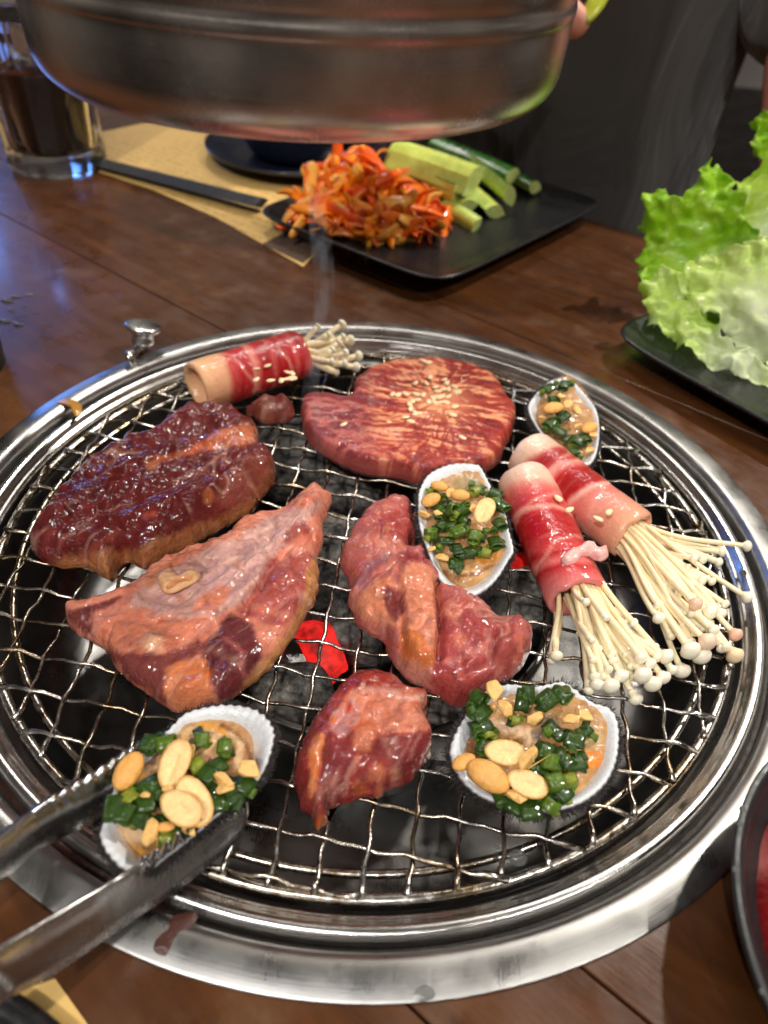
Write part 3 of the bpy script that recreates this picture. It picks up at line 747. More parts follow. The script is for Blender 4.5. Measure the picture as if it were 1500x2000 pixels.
# small chunk (bottom centre)
meat('meat_chunk', [(576, 1530), (578, 1490), (600, 1430), (620, 1394), (646, 1360), (680, 1320), (700, 1306), (730, 1305), (760, 1314), (786, 1332), (804, 1348), (836, 1348), (838, 1364), (828, 1380), (836, 1406), (843, 1430), (836, 1474), (810, 1506), (794, 1526), (756, 1544), (742, 1560), (720, 1554), (690, 1566), (650, 1578), (637, 1590), (638, 1612), (624, 1629), (612, 1614), (610, 1596), (590, 1578)],
     1.7, (168, 72, 66), [
        ('n', (26, .1), .4, (184, 88, 78), .6),
        ('p', [(660, 1340), (700, 1310), (750, 1312), (780, 1330), (750, 1345), (690, 1350), (650, 1370)], 10, (176, 58, 44), .85),
        ('p', [(700, 1345), (770, 1340), (835, 1352), (825, 1390), (840, 1425), (780, 1435), (740, 1430), (690, 1425), (650, 1400), (670, 1370)], 10, (222, 148, 116), .9),
        ('l', [(705, 1345), (760, 1352), (800, 1362), (836, 1356)], 7, (232, 186, 170), .9),
        ('p', [(655, 1380), (690, 1370), (700, 1400), (680, 1430), (660, 1440), (645, 1410)], 8, (206, 156, 152), .8),
        ('b', (712, 1445), 26, (226, 150, 112), .9), ('l', [(690, 1420), (720, 1410), (740, 1425)], 7, (212, 106, 36), .7), ('b', (680, 1382), 10, (196, 66, 24), .9), ('b', (653, 1402), 9, (216, 120, 40), .8),
        ('p', [(610, 1440), (632, 1435), (628, 1470), (620, 1510), (612, 1560), (600, 1550), (605, 1490)], 6, (222, 150, 96), .9), ('l', [(608, 1480), (618, 1520)], 8, (214, 120, 44), .6),
        ('p', [(640, 1450), (680, 1460), (690, 1500), (660, 1560), (640, 1575), (620, 1560), (630, 1500)], 10, (150, 68, 74), .8),
        ('l', [(700, 1480), (680, 1520), (655, 1560)], 6, (220, 166, 146), .7), ('l', [(650, 1530), (665, 1500)], 4, (206, 130, 116), .6),
        ('p', [(740, 1440), (830, 1430), (830, 1470), (790, 1500), (740, 1480)], 12, (150, 66, 68), .8), ('b', (735, 1510), 18, (214, 140, 98), .8), ('b', (770, 1510), 12, (216, 140, 96), .6),
        ('b', (702, 1540), 16, (210, 124, 60), .7), ('b', (745, 1550), 14, (212, 140, 100), .7), ('b', (625, 1612), 18, (212, 130, 56), .9), ('l', [(800, 1480), (815, 1440)], 5, (216, 160, 146), .5)],
     'small plump marinated meat chunk alone at the front of the grate', 'meat', 'meat', 22,
     edge=.95, nz=(.15, .08), wall=.28, fd=((650, 1560), (760, 1360)), feats=[
        ('l', [(700, 1352), (760, 1362), (836, 1368)], 6, -.16), ('l', [(705, 1343), (770, 1348), (836, 1352)], 7, .18), ('l', [(636, 1440), (628, 1500), (616, 1570)], 7, -.22), ('b', (712, 1445), 22, .20),
        ('l', [(745, 1436), (830, 1428)], 7, -.14), ('l', [(705, 1470), (690, 1530)], 8, -.14), ('b', (620, 1612), 12, .1), ('l', [(760, 1460), (770, 1520)], 9, -.12), ('l', [(680, 1375), (660, 1420)], 7, -.12)])

# small scrap behind
meat('meat_scrap', [(478, 802), (496, 795), (509, 778), (533, 779), (559, 782), (574, 797), (572, 818), (554, 831), (528, 831), (507, 826), (496, 810)],
     1.1, (134, 72, 62), [('n', (14, .1), .4, (168, 104, 86), .7), ('b', (520, 815), 16, (160, 92, 72), .6)],
     'small brown meat scrap between the far roll and the steak', 'meat', 'meat', 31, edge=.7, nz=(.2, .12), wall=.3, step=.08)

# marbled steak
SK = np.array([862., 785.])
def steakcol(V, px, py, C):
    c0 = U(862, 785, 1.35)[:2]; dx = V[:, 0]-c0[0]; dy = V[:, 1]-c0[1]
    r = np.hypot(dx, dy); a = np.arctan2(dy, dx)
    a = a+.25*fbm(dx*.35, dy*.35, 41)
    wv = .9*fbm(dx*.45, dy*.45, 46, 3); st = .45*fbm(a*7+1.6*wv, r*.6, 43, 5)+.55*fbm(a*22+2.2*wv, r*1.1, 47, 4)+.8*fbm(dx*.7+wv, dy*5.0+.7*dx+2.5*wv, 49, 4)
    fat = sstep(.08, .40, st)*.85*sstep(9, 1.5, r)+.4*sstep(2.4, .3, r)
    dark = sstep(-.08, -.36, st)*sstep(.8, 2.6, r)
    fat = np.clip(fat, 0, .95)[:, None]; dark = (dark*.62)[:, None]
    # the left tongue of the steak: fine net of fat instead of rays
    lf = sstep(760, 680, px)[:, None]
    net = sstep(.15, .5, np.abs(fbm(V[:, 0]*.9, V[:, 1]*1.6, 52, 4))*2.0)[:, None]
    C1 = C*(1-fat)+lin((244, 170, 122))*fat; C1 = C1*(1-dark)+lin((84, 20, 26))*dark
    C2 = lin((176, 92, 86))*(1-net)+lin((122, 44, 48))*net
    C = C1*(1-lf)+C2*lf
    side = sstep(1.30, 1.05, V[:, 2])[:, None]*sstep(-2, 1, 6-V[:, 1])[:, None]
    return C*(1-.6*side)+lin((160, 84, 76))*.6*side
meat('marbled_steak', [(591, 787), (609, 774), (640, 775), (673, 781), (692, 769), (692, 747), (713, 726), (750, 708), (805, 698), (867, 698), (913, 708), (953, 726), (980, 754), (989, 778), (1005, 800), (1002, 830), (995, 852), (983, 876), (971, 907), (946, 928), (890, 945), (821, 953), (775, 941), (713, 931), (667, 910), (621, 882), (597, 852), (591, 821)],
     1.1, (178, 60, 46), [('n', (60, 0), .5, (200, 90, 62), .5)],
     'thick round marbled beef steak sprinkled with sesame seeds', 'steak', 'steak', 5,
     edge=.42, nz=(.08, .035), wall=.55, far=.9, flat=.2, p=2.6, colfn=steakcol, feats=[('l', [(690, 770), (740, 800), (800, 830)], 10, -.10), ('l', [(720, 850), (800, 830), (860, 800)], 14, .10)])

# garlic slice on the flat thigh, fat scrap on the roll
V, F = mound([(310, 1132), (318, 1122), (340, 1121), (352, 1128), (366, 1118), (384, 1117), (391, 1126), (382, 1138), (360, 1150), (338, 1160), (322, 1158)], .22, z0=1.48, step=.05, edge=.18, far=.1, nz=(.02, .01), feats=[('l', [(330, 1145), (350, 1132), (372, 1128)], 6, -.10)], seed=3)
px, py = PX(V)
mk('garlic_slice', V, F, MAT['clam'], col=paint(px, py, (232, 178, 128), [('l', [(330, 1145), (350, 1133), (372, 1128)], 6, (214, 128, 76), .7)], 4, (2, 1)), label='oval garlic slice lying on the flat chicken thigh', cat='garlic')
V, F = mound([(1096, 1094), (1110, 1080), (1130, 1072), (1140, 1064), (1158, 1064), (1166, 1074), (1182, 1070), (1184, 1090), (1168, 1098), (1152, 1088), (1136, 1088), (1126, 1102), (1106, 1108)], .30, z0=2.25, step=.06, edge=.2, far=.1, nz=(.04, .03), seed=6)
px, py = PX(V)
mk('fat_scrap', V, F, MAT['slice'], col=paint(px, py, (232, 176, 168), [('n', (9, .1), .4, (222, 140, 136), .6)], 6, (2, 1)), label='pale pink scrap of fat on the nearest beef roll', cat='fat')
# steak sesame
def seed_mesh():
    V, F = ball((0, 0, 0), 1, 8, 6, (.235, .135, .07)); V[:, 1] *= 1-.25*V[:, 0]/.235
    return mesh('sesame_seed', V, F, MAT['seed'], np.tile(lin((238, 212, 168)), (len(V), 1)))
SEED = seed_mesh()
def put_seed(x, y, z, parent, a=None):
    p = U(x, y, z)
    inst('sesame_seed', SEED, Matrix.Translation(p) @ Matrix.Rotation(rc.uniform(0, 3.1) if a is None else a, 4, 'Z') @ Matrix.Rotation(rc.uniform(-.3, .3), 4, 'X'), parent)
stk = bpy.data.objects['marbled_steak']
for x, y in [(865, 80), (905, 92), (915, 185), (820, 222), (888, 222), (1003, 200), (1022, 222), (1066, 245), (948, 248), (962, 275), (1000, 262), (1030, 262), (1075, 282), (1095, 276), (675, 292), (712, 296), (756, 290), (822, 292), (872, 296), (930, 318), (962, 312), (990, 306), (1030, 308), (832, 330), (800, 336), (782, 356), (792, 386), (905, 340), (945, 348), (985, 350), (1015, 345), (1074, 372), (1058, 425), (845, 414), (818, 412), (758, 440), (790, 466), (655, 478), (1118, 568), (365, 484)]:
    put_seed(560+x*.30667, 680+y*.30667, 1.44, stk)

# ------------------------------------------------------------------ beef rolls with enoki
def bezier(p0, p1, p2, p3, n=12):
    t = np.linspace(0, 1, n)[:, None]
    return (1-t)**3*p0+3*(1-t)**2*t*p1+3*(1-t)*t*t*p2+t**3*p3
def mushroom(parent, a, b, sag, r, capr, tint=(244, 228, 190), ctint=(246, 234, 204), bend=0, ax=None):
    a = np.asarray(a); b = np.asarray(b); d = b-a; L = np.linalg.norm(d)
    s = np.cross(d/L, (0, 0, 1))
    t0 = ax if ax is not None else d/L
    path = bezier(a, a+t0*L*.4, a+d*.68+np.array((0, 0, -sag))+s*bend, b, 12)
    rr = np.linspace(r*.85, r*1.05, 12)
    V, F = tube(path, rr, 7)
    t = np.repeat(np.linspace(0, 1, 12), 7)[:, None]
    C = lin((242, 216, 168))*(1-t)+lin(tint)*t
    o = mk('mushroom', V, F, MAT['mush'], parent, col=C)
    if capr:
        dr = path[-1]-path[-2]; dr /= np.linalg.norm(dr)
        V, F = ball((0, 0, 0), capr, 12, 8, (1, 1, .82))
        lo = V[:, 2] < -.15*capr; V[lo, :2] *= .78
        q = Vector((0, 0, 1)).rotation_difference(Vector(dr)).to_matrix()
        V = V@np.array(q).T+b+dr*capr*.25
        mk('cap', V, F, MAT['mush'], o, col=np.tile(lin(ctint), (len(V), 1)))
    return o
def roll(name, p0, p1, r, colf, label, seed, hollow=False, bow=.0, squash=.94):
    p0 = np.asarray(p0); p1 = np.asarray(p1); d = p1-p0; L = np.linalg.norm(d); d /= L
    side = np.cross(d, (0, 0, 1)); side /= np.linalg.norm(side); up = np.cross(side, d)
    th = thing('enoki_beef_roll', label, 'beef roll', (*(.5*(p0+p1))[:2], .3), 'enoki mushroom beef rolls')
    ns, nt_ = 72, 56
    s = np.linspace(0, 1, ns); a = np.linspace(0, 2*math.pi, nt_, endpoint=False)
    SS, AA = np.meshgrid(s, a, indexing='ij')
    # helical wrap of the slice: small steps where one turn overlaps the next
    ph = (SS*2.6+AA/(2*math.pi)+.15*fbm(SS*4, AA, seed)) % 1.0
    R = r*(1+.035*fbm(SS*3.5, np.cos(AA)*1.5+np.sin(AA)*1.1, seed, 3)+.03*ph+.02*fbm(SS*14, np.cos(AA)*4+np.sin(AA)*3, seed+2, 3))
    endt = np.minimum(SS, 1-SS)
    R = R*(1-.045*np.exp(-(endt/.018)**2))
    C0 = p0+d*(SS[..., None]*L)+up*(bow*np.sin(np.pi*SS))[..., None]
    V = C0+(R*np.cos(AA)*1.04)[..., None]*side+(R*np.sin(AA)*squash)[..., None]*up
    jag = .12*fbm(AA*1.2, AA*0+seed, seed+7, 3)
    V[0] += d*jag[0][:, None]*.8; V[-1] += d*jag[-1][:, None]*1.6
    C = colf(SS.ravel(), AA.ravel(), ph.ravel(), seed)
    V = V.reshape(-1, 3)
    F = [(i*nt_+k, (i+1)*nt_+k, (i+1)*nt_+(k+1) % nt_, i*nt_+(k+1) % nt_) for i in range(ns-1) for k in range(nt_)]
    # thickness of the meat at both ends
    for end in (0, ns-1):
        base = end*nt_
        prev = list(range(base, base+nt_)); cc = C0[end, 0]
        for f, push in ((.93, .03), (.82, .02), (.74, -.08), (.70, -.6 if hollow and end == 0 else -.35), (.66, -2.2)):
            ring = cc+(V[base:base+nt_]-cc)*f+d*(-push if end == 0 else push)
            st = len(V); V = np.vstack([V, ring]); C = np.vstack([C, C[base:base+nt_]*.9+lin((224, 176, 140))*.1])
            for k in range(nt_):
                q = (prev[k], prev[(k+1) % nt_], st+(k+1) % nt_, st+k)
                F.append(q if end == 0 else q[::-1])
            prev = list(range(st, st+nt_))
        F.append(tuple(prev) if end == 0 else tuple(prev[::-1]))
    mk('beef_slice', V, F, MAT['slice'], th, col=np.clip(C, 0, 1))
    return th, d, side, up
def bands(stops):
    xs = [q[0] for q in stops]; cs = np.array([lin(q[1]) for q in stops])
    def f(s, a, ph, seed):
        t = s+.045*np.cos(a+.7)+.03*fbm(np.cos(a)*1.3, s*6+np.sin(a), seed+3, 3)
        C = np.column_stack([np.interp(t, xs, cs[:, i]) for i in range(3)])
        # marbling: short pale fibres running round the slice
        fb = sstep(.30, .75, fbm(s*46+.8*np.sin(a), np.cos(a)*2.4+np.sin(a)*1.9, seed+9, 4))*.24
        fb2 = sstep(.1, .6, fbm(s*90, np.cos(a)*7+np.sin(a)*6, seed+12, 3))*.10
        k = (fb+fb2)[:, None]
        C = C*(1-k)+lin((228, 150, 138))*k
        sm = (np.exp(-((ph-.04)/.035)**2)*.55)[:, None]
        return C*(1-sm)+lin((226, 158, 142))*sm
    return f
fatc = (232, 200, 180); redc = (170, 10, 18); pkc = (204, 84, 82); drk = (150, 20, 26)
r1 = roll('r1', U(1024, 938, 1.45), U(1128, 1168, 1.30), 1.12, bands([(0, fatc), (.13, (226, 178, 152)), (.20, (214, 112, 100)), (.26, (200, 70, 70)), (.36, (192, 52, 54)), (.39, (224, 150, 134)), (.43, (190, 40, 44)), (.48, redc), (.62, (172, 10, 20)), (.72, (196, 60, 60)), (.76, redc), (.82, (214, 104, 96)), (.86, (178, 24, 30)), (.93, (206, 92, 90)), (1, (216, 124, 118))]),
         'bright red beef roll nearest the camera with a white enoki fan', 3)
r2 = roll('r2', U(1030, 885, 1.50), U(1236, 1046, 1.30), 1.15, bands([(0, fatc), (.12, (226, 182, 156)), (.17, (184, 74, 70)), (.22, drk), (.30, (170, 44, 46)), (.335, (226, 150, 138)), (.38, (204, 96, 92)), (.41, redc), (.52, (150, 10, 18)), (.58, redc), (.615, (232, 176, 160)), (.65, (212, 116, 104)), (.78, (220, 140, 122)), (.9, (222, 150, 120)), (1, (228, 166, 130))]),
         'red and pale pink beef roll behind the nearest roll by the rim', 9)
r3 = roll('r3', U(385, 757, 1.6), U(585, 692, 1.6), 1.28, bands([(0, (232, 178, 132)), (.20, (226, 164, 124)), (.25, (196, 66, 60)), (.30, (178, 30, 34)), (.42, (182, 36, 40)), (.45, (224, 140, 124)), (.49, (206, 100, 92)), (.52, (172, 20, 26)), (.60, (160, 14, 22)), (.63, (196, 80, 76)), (.67, (160, 16, 24)), (.82, (176, 20, 26)), (.85, (200, 80, 76)), (.90, (170, 16, 24)), (1, (196, 70, 64))]),
         'short beef roll with an open pale end at the back of the grate', 14, hollow=True)
def fan(rl, end, caps, r, capr, seed, z=(.55, 1.4), spread=.75, n_extra=10, ex=None):
    th, d, side, up = rl; rr = random.Random(seed)
    def start(j, n):
        a = rr.uniform(0, 6.28); q = math.sqrt(rr.random())*spread
        return end-d*.9+side*math.cos(a)*q+up*(math.sin(a)*q*.9)
    for j, cp_ in enumerate(caps):
        x, y, zz, s = cp_[:4]; ct = cp_[4] if len(cp_) > 4 else (248, 238, 214)
        b = U(x, y, zz)
        a = start(j, len(caps))
        # keep fibres from crossing: start follows the tip's side
        lat = np.dot(b-end, side); a = end-d*.9+side*np.clip(lat*.32+rr.uniform(-.12, .12), -.8, .8)+up*rr.uniform(-.55, .75)
        mushroom(th, a, b, rr.uniform(-.05, .25), r*rr.uniform(.85, 1.2), capr*s, ctint=ct, bend=rr.uniform(-.25, .25), ax=d)
    for j in range(n_extra):
        t = rr.random(); c1, c2 = rr.choice(caps), rr.choice(caps)
        x = c1[0]*(1-t)+c2[0]*t; y = c1[1]*(1-t)+c2[1]*t
        b = U(x, y, rr.uniform(*z)); b = end+(b-end)*rr.uniform(.72, .97)
        lat = np.dot(b-end, side); a = end-d*.9+side*np.clip(lat*.32+rr.uniform(-.15, .15), -.8, .8)+up*rr.uniform(-.7, .6)
        mushroom(th, a, b, rr.uniform(-.05, .2), r*rr.uniform(.8, 1.15), capr*rr.uniform(.40, .85), bend=rr.uniform(-.2, .2), ax=d)
PKC = (238, 196, 168); PEA = (242, 214, 172)
fan(r1, U(1128, 1168, 1.30), [(1149, 1345, .6, .75), (1166, 1332, .9, 1), (1190, 1335, 1.0, 1.15), (1211, 1316, 1.1, 1), (1249, 1281, 1.6, .9), (1252, 1314, 1.3, 1.2), (1272, 1331, 1.0, 1.15), (1292, 1319, 1.0, 1.0), (1268, 1294, 1.5, .75), (1297, 1279, 1.4, 1.05), (1239, 1361, .5, .95), (1143, 1175, 2.4, .55), (1183, 1205, 2.2, .5), (1155, 1249, 1.8, .45), (1077, 1288, .5, .6), (1236, 1215, 1.4, .6), (1310, 1305, .8, .8)], .112, .285, 5, n_extra=42)
fan(r2, U(1236, 1046, 1.30), [(1455, 1164, 1.0, .95), (1455, 1066, 1.3, .85), (1400, 1097, 1.1, .75), (1352, 1090, 1.5, .7), (1356, 1177, 1.8, .95, PKC), (1383, 1193, 1.4, 1.05), (1405, 1195, 1.1, .85), (1433, 1236, 1.0, 1.0, (236, 184, 160)), (1431, 1275, .9, 1.2, PEA), (1377, 1249, 1.5, 1.25, (240, 210, 182)), (1345, 1265, 1.3, 1.3), (1367, 1276, 1.0, 1.25), (1329, 1305, .6, 1.15), (1284, 1204, 1.1, .9), (1391, 1228, 1.4, .8), (1408, 1262, 1.0, .8)], .114, .29, 8, n_extra=44)
fan(r3, U(585, 692, 1.6), [(665, 636, 2.2, .85), (619, 639, 2.6, .5), (681, 665, 1.8, .85), (697, 696, 1.2, .85), (691, 717, .8, .9), (668, 659, 2.1, .6), (647, 685, 1.9, .6), (645, 706, 1.6, .6), (655, 727, .8, .6), (672, 690, 1.6, .7), (640, 655, 2.3, .6), (660, 672, 2.0, .7), (670, 710, 1.2, .7)], .165, .36, 12, spread=.9, n_extra=14)
for rl, lst, zz in ((r1, [(1090, 973), (1113, 995), (1062, 1210)], 2.5), (r2, [(1168, 1013), (1190, 1000)], 2.6), (r3, [(530, 698), (523, 714), (499, 720), (501, 741), (529, 743), (562, 727), (571, 729), (549, 743), (557, 741), (566, 740), (572, 738), (546, 700)], 2.3)):
    for (x, y) in lst[:2] if rl is r1 else lst: put_seed(x, y, zz, rl[0])

# ------------------------------------------------------------------ cockles
rsn = np.random.RandomState(12)
def gmesh_peanut():
    """half peanut: flat face up with a shallow groove, rounded back below"""
    V = []; F = []; nr, na = 6, 20
    for lay in (0, 1):
        for i in range(nr):
            t = i/(nr-1)
            for k in range(na):
                a = 2*math.pi*k/na; x = math.cos(a)*t; y = math.sin(a)*t*(.62+.06*math.cos(a))
                z = (.10*(1-t**2)*-1*math.exp(-(y/.12)**2)*.8+.03*t**4) if lay == 0 else -.42*math.sqrt(max(0, 1-t*t))-.02
                if lay == 0 and t == 1: z = 0
                V.append((x, y, z))
    for lay in (0, 1):
        b0 = lay*nr*na
        for i in range(nr-1):
            for k in range(na):
                q = (b0+i*na+k, b0+(i+1)*na+k, b0+(i+1)*na+(k+1) % na, b0+i*na+(k+1) % na)
                F.append(q if lay == 0 else q[::-1])
    e0 = (nr-1)*na; e1 = nr*na+(nr-1)*na
    for k in range(na): F.append((e0+k, e1+k, e1+(k+1) % na, e0+(k+1) % na))
    V = np.array(V); r = np.hypot(V[:, 0], V[:, 1]/.62)
    top = np.arange(len(V)) < nr*na
    C = np.where((top & (r < .97))[:, None], lin((242, 206, 142)), lin((226, 166, 92)))
    C = C*(1+.10*fbm(V[:, 0]*3, V[:, 1]*4, 3))[:, None]
    return mesh('peanut', V, F, MAT['peanut'], C)
def gmesh_chunk(seed):
    r = np.random.RandomState(seed); bm = bmesh.new()
    for _ in range(14):
        v = r.normal(size=3); v /= np.linalg.norm(v); v *= np.array((1, .66, .5))*r.uniform(.8, 1)
        bm.verts.new(v)
    res = bmesh.ops.convex_hull(bm, input=bm.verts)
    bmesh.ops.delete(bm, geom=[e for e in res['geom_interior'] if isinstance(e, bmesh.types.BMVert)], context='VERTS')
    bmesh.ops.bevel(bm, geom=list(bm.edges), offset=.06, segments=1, affect='EDGES')
    bm.verts.index_update(); V = np.array([v.co[:] for v in bm.verts]); F = [[v.index for v in f.verts] for f in bm.faces]; bm.free()
    C = lin((236, 188, 112))*(1+.25*fbm(V[:, 0]*1.5, V[:, 1]*1.5, seed))[:, None]
    return mesh('peanut_chunk', V, F, MAT['peanut'], C, smooth=False)
def gmesh_back():
    V, F = ball((0, 0, 0), 1, 18, 10, (1, .62, .42)); C = lin((232, 170, 88))*(1+.14*fbm(V[:, 0]*2, V[:, 1]*2, 5))[:, None]
    V[:, 2] = np.where(V[:, 2] < 0, V[:, 2]*.15, V[:, 2])
    return mesh('peanut', V, F, MAT['peanut'], C)
PN = gmesh_peanut(); PB = gmesh_back(); PCH = [gmesh_chunk(i) for i in range(5)]
def gmesh_ring(r, L, flat, tone, seed):
    """a cut piece of hollow scallion leaf"""
    n, m_ = 18, 6; V = []; C = []
    ro = np.random.RandomState(seed)
    for lay, rr in ((0, r), (1, r*.78)):
        for j in range(m_):
            z = (j/(m_-1)-.5)*L
            for k in range(n):
                a = 2*math.pi*k/n; w_ = 1+.05*math.sin(3*a+seed)+.04*math.sin(2*a+j*.5)
                V.append((rr*w_*math.cos(a), rr*w_*math.sin(a)*flat, z+.03*math.sin(2*a+seed)))
                C.append(lin(tone)*(1.0 if lay == 0 else 1.7)*(1+.15*math.sin(a*9+seed)))
    F = []
    for lay in (0, 1):
        b0 = lay*n*m_
        for j in range(m_-1):
            for k in range(n):
                q = (b0+j*n+k, b0+j*n+(k+1) % n, b0+(j+1)*n+(k+1) % n, b0+(j+1)*n+k)
                F.append(q if lay == 0 else q[::-1])
    for j, fl in ((0, True), (m_-1, False)):
        for k in range(n):
            q = (j*n+k, n*m_+j*n+k, n*m_+j*n+(k+1) % n, j*n+(k+1) % n)
            F.append(q if fl else q[::-1])
    return mesh('scallion_piece', V, F, MAT['green'], np.array(C))
TON = [(52, 82, 14), (42, 68, 12), (78, 102, 22), (36, 60, 12), (120, 128, 38)]
RG = [gmesh_ring(*q) for q in ((.30, .52, .9, TON[0], 1), (.26, .62, .8, TON[2], 2), (.27, .6, .6, TON[1], 3), (.23, .85, .5, TON[3], 4), (.24, .5, .85, TON[4], 5), (.30, .75, .42, TON[1], 6), (.28, .45, .95, TON[2], 7))]
def imgdir(x, y, z, deg):
    """horizontal direction that runs at the given angle in the picture"""
    a = U(x, y, z); b = U(x+math.cos(math.radians(deg))*8, y-math.sin(math.radians(deg))*8, z); d = (b-a); d[2] = 0
    return d/np.linalg.norm(d)
def frame(xd, zd):
    z = Vector(zd).normalized(); x = Vector(xd); x = (x-z*x.dot(z)).normalized(); y = z.cross(x)
    m_ = Matrix.Identity(4)
    for i in range(3): m_[i][0], m_[i][1], m_[i][2] = x[i], y[i], z[i]
    return m_
def shell(label, out, zr, depth, items, tops, peanuts, seed, tilt=(0, 0), base=(182, 136, 86), hang=1.0, ribs=56, teeth=.45, ff_=.89):
    out = catmull(out, 6)
    cpx = out.mean(0); c = U(cpx[0], cpx[1], zr)
    poly = np.array([U(x, y, zr)[:2] for x, y in out])
    th = thing('grilled_cockle', label, 'cockle', (c[0], c[1], .3), 'cockles topped with scallion and peanuts')
    def lift(x, y): return (x-c[0])*tilt[0]+(y-c[1])*tilt[1]
    # resample by angle so that ribs are even
    n = 176
    seg = np.linalg.norm(np.roll(poly, -1, 0)-poly, axis=1); cum = np.concatenate([[0], np.cumsum(seg)]); tt = np.linspace(0, cum[-1], n, endpoint=False)
    pc = np.vstack([poly, poly[:1]]); P = np.column_stack([np.interp(tt, cum, pc[:, i]) for i in (0, 1)])
    a = np.arange(n)/n*2*math.pi
    V = []; C = []; rings = []
    rb = np.cos(a*ribs+1.6*fbm(np.cos(a)*2, np.sin(a)*2, seed+3, 2))*(.45+.9*np.abs(fbm(np.cos(a)*6, np.sin(a)*6, seed+5, 2)))
    inner = [(0.0, -depth*1.0), (.25, -depth*.97), (.5, -depth*.82), (.7, -depth*.52), (.82, -.24), (.88, -.08), (.93, .02), (.97, .03), (.995, -.03)]
    outer = [(1.012, -.09), (.99, -.36), (.93, -.62), (.80, -depth*.82), (.6, -depth*1.02), (.35, -depth*1.12), (0.0, -depth*1.15)]
    for (f, z) in inner:
        for k in range(n):
            ff = f+(.020*teeth*rb[k] if f > .95 else (.004*rb[k] if f > .85 else 0))
            q = c[:2]+(P[k]-c[:2])*ff; zz = zr+z+lift(*q)+(.045*teeth*rb[k]*sstep(.80, .95, f))
            V.append((q[0], q[1], zz))
            C.append(lin((70, 62, 60)) if f > .99 else lin((216, 218, 221)) if f > .74 else lin((214, 196, 168)))
    for (f, z) in outer:
        for k in range(n):
            ff = f+.012*rb[k]; q = c[:2]+(P[k]-c[:2])*ff
            V.append((q[0], q[1], max(zr+z+lift(*q), .30))); C.append(lin((34, 27, 26)))
    m_ = len(inner)+len(outer)
    F = [(j*n+k, j*n+(k+1) % n, (j+1)*n+(k+1) % n, (j+1)*n+k) for j in range(m_-1) for k in range(n)]
    F = [f[::-1] for f in F]
    C = np.array(C); Va = np.array(V); C = C*(1-.16*np.clip(fbm(Va[:, 0]*1.3, Va[:, 1]*1.3, seed+8, 3)+.3, 0, 1))[:, None]
    mk('shell', V, F, MAT['shell'], th, col=C)
    # dark bristles round the shell's edge
    HV = []; HF = []; r_ = np.random.RandomState(seed)
    for k in range(2600):
        i = r_.randint(n); f = r_.uniform(.985, 1.03); q = c[:2]+(P[i]-c[:2])*f; o = (P[i]-c[:2]); o = o/np.linalg.norm(o)
        o = o+r_.normal(size=2)*.35; ln = r_.uniform(.04, .15); z = zr+lift(*q)-r_.uniform(-.02, .40); t = np.array((-o[1], o[0]))*.016
        b0 = len(HV)
        HV += [(q[0]+t[0], q[1]+t[1], z), (q[0]-t[0], q[1]-t[1], z), (q[0], q[1], z+.02), (q[0]+o[0]*ln, q[1]+o[1]*ln, z+r_.uniform(-.06, .07))]
        HF += [(b0, b0+1, b0+3), (b0+1, b0+2, b0+3), (b0+2, b0, b0+3)]
    mk('bristle_fringe', HV, HF, MAT['bristle'], th, kind='stuff', smooth=False)
    # flesh
    inn = [tuple(cpx+(p-cpx)*ff_) for p in out[::6]]
    V, F = mound(inn, .50, z0=zr-.62, step=.07, edge=.5, far=.0, nz=(.10, .09), seed=seed, wall=.15, inset=0)
    V[:, 2] += lift(V[:, 0], V[:, 1])
    px, py = PX(V)
    mk('cockle_flesh', V, F, MAT['clam'], th, col=np.clip(paint(px, py, base, items, seed, (5, 2)), 0, 1))
    rr = random.Random(seed)
    fine = []
    for q in tops:
        fine.append(q)
        for _ in range(3): fine.append((q[0]+rr.uniform(-15, 15), q[1]+rr.uniform(-13, 13), rr.choice([0, 1, 2, 3, 6, 4]), q[3]+rr.uniform(-80, 80), rr.uniform(0, 35), rr.uniform(.5, .8), max(0, q[6]-rr.uniform(.0, .18))))
    for (x, y, kind, deg, pitch, s, dz) in fine:
        z = zr+dz; p = U(x, y, z); p[2] += lift(p[0], p[1]); d = imgdir(x, y, z, deg)
        ax = d*math.cos(math.radians(pitch))+np.array((0, 0, 1))*math.sin(math.radians(pitch))
        ref = np.cross(ax, (0, 0, 1)) if pitch < 80 else np.array((1.0, 0, 0))
        s = min(s, 1.2)*.80; inst('scallion_piece', RG[kind], Matrix.Translation(p) @ frame(ref, ax) @ Matrix.Diagonal((s, s, s*.85, 1)), th)
    for (x, y, kind, deg, s, dz, tl) in peanuts:
        z = zr+dz; p = U(x, y, z); p[2] += lift(p[0], p[1]); d = imgdir(x, y, z, deg)
        nrm = np.array((tl[0], tl[1], 1.0)); me = PN if kind == 'f' else PB if kind == 'b' else PCH[int(kind)]
        inst('peanut' if kind in 'fb' else 'peanut_chunk', me, Matrix.Translation(p) @ frame(d, nrm) @ Matrix.Diagonal((s*.9, s*.9, s*.9, 1)), th)
    return th, lift, c
MAT['bristle'] = simple('dark_bristle', (.020, .016, .015), .6)
BR = (150, 92, 40); OR2 = (216, 140, 44); CRM = (220, 186, 140); GRY = (130, 116, 92)
T0 = (0, .10)
def z7(lst): return [(800+q[0]*.14667, 900+q[1]*.14667)+tuple(q[2:]) for q in lst]
def z8(lst): return [(860+q[0]*.24667, 1310+q[1]*.24667)+tuple(q[2:]) for q in lst]
def zc(lst): return [(170+q[0]*.26, 1370+q[1]*.26)+tuple(q[2:]) for q in lst]
def zd(lst): return [(750+q[0]*.5, 640+q[1]*.5)+tuple(q[2:]) for q in lst]
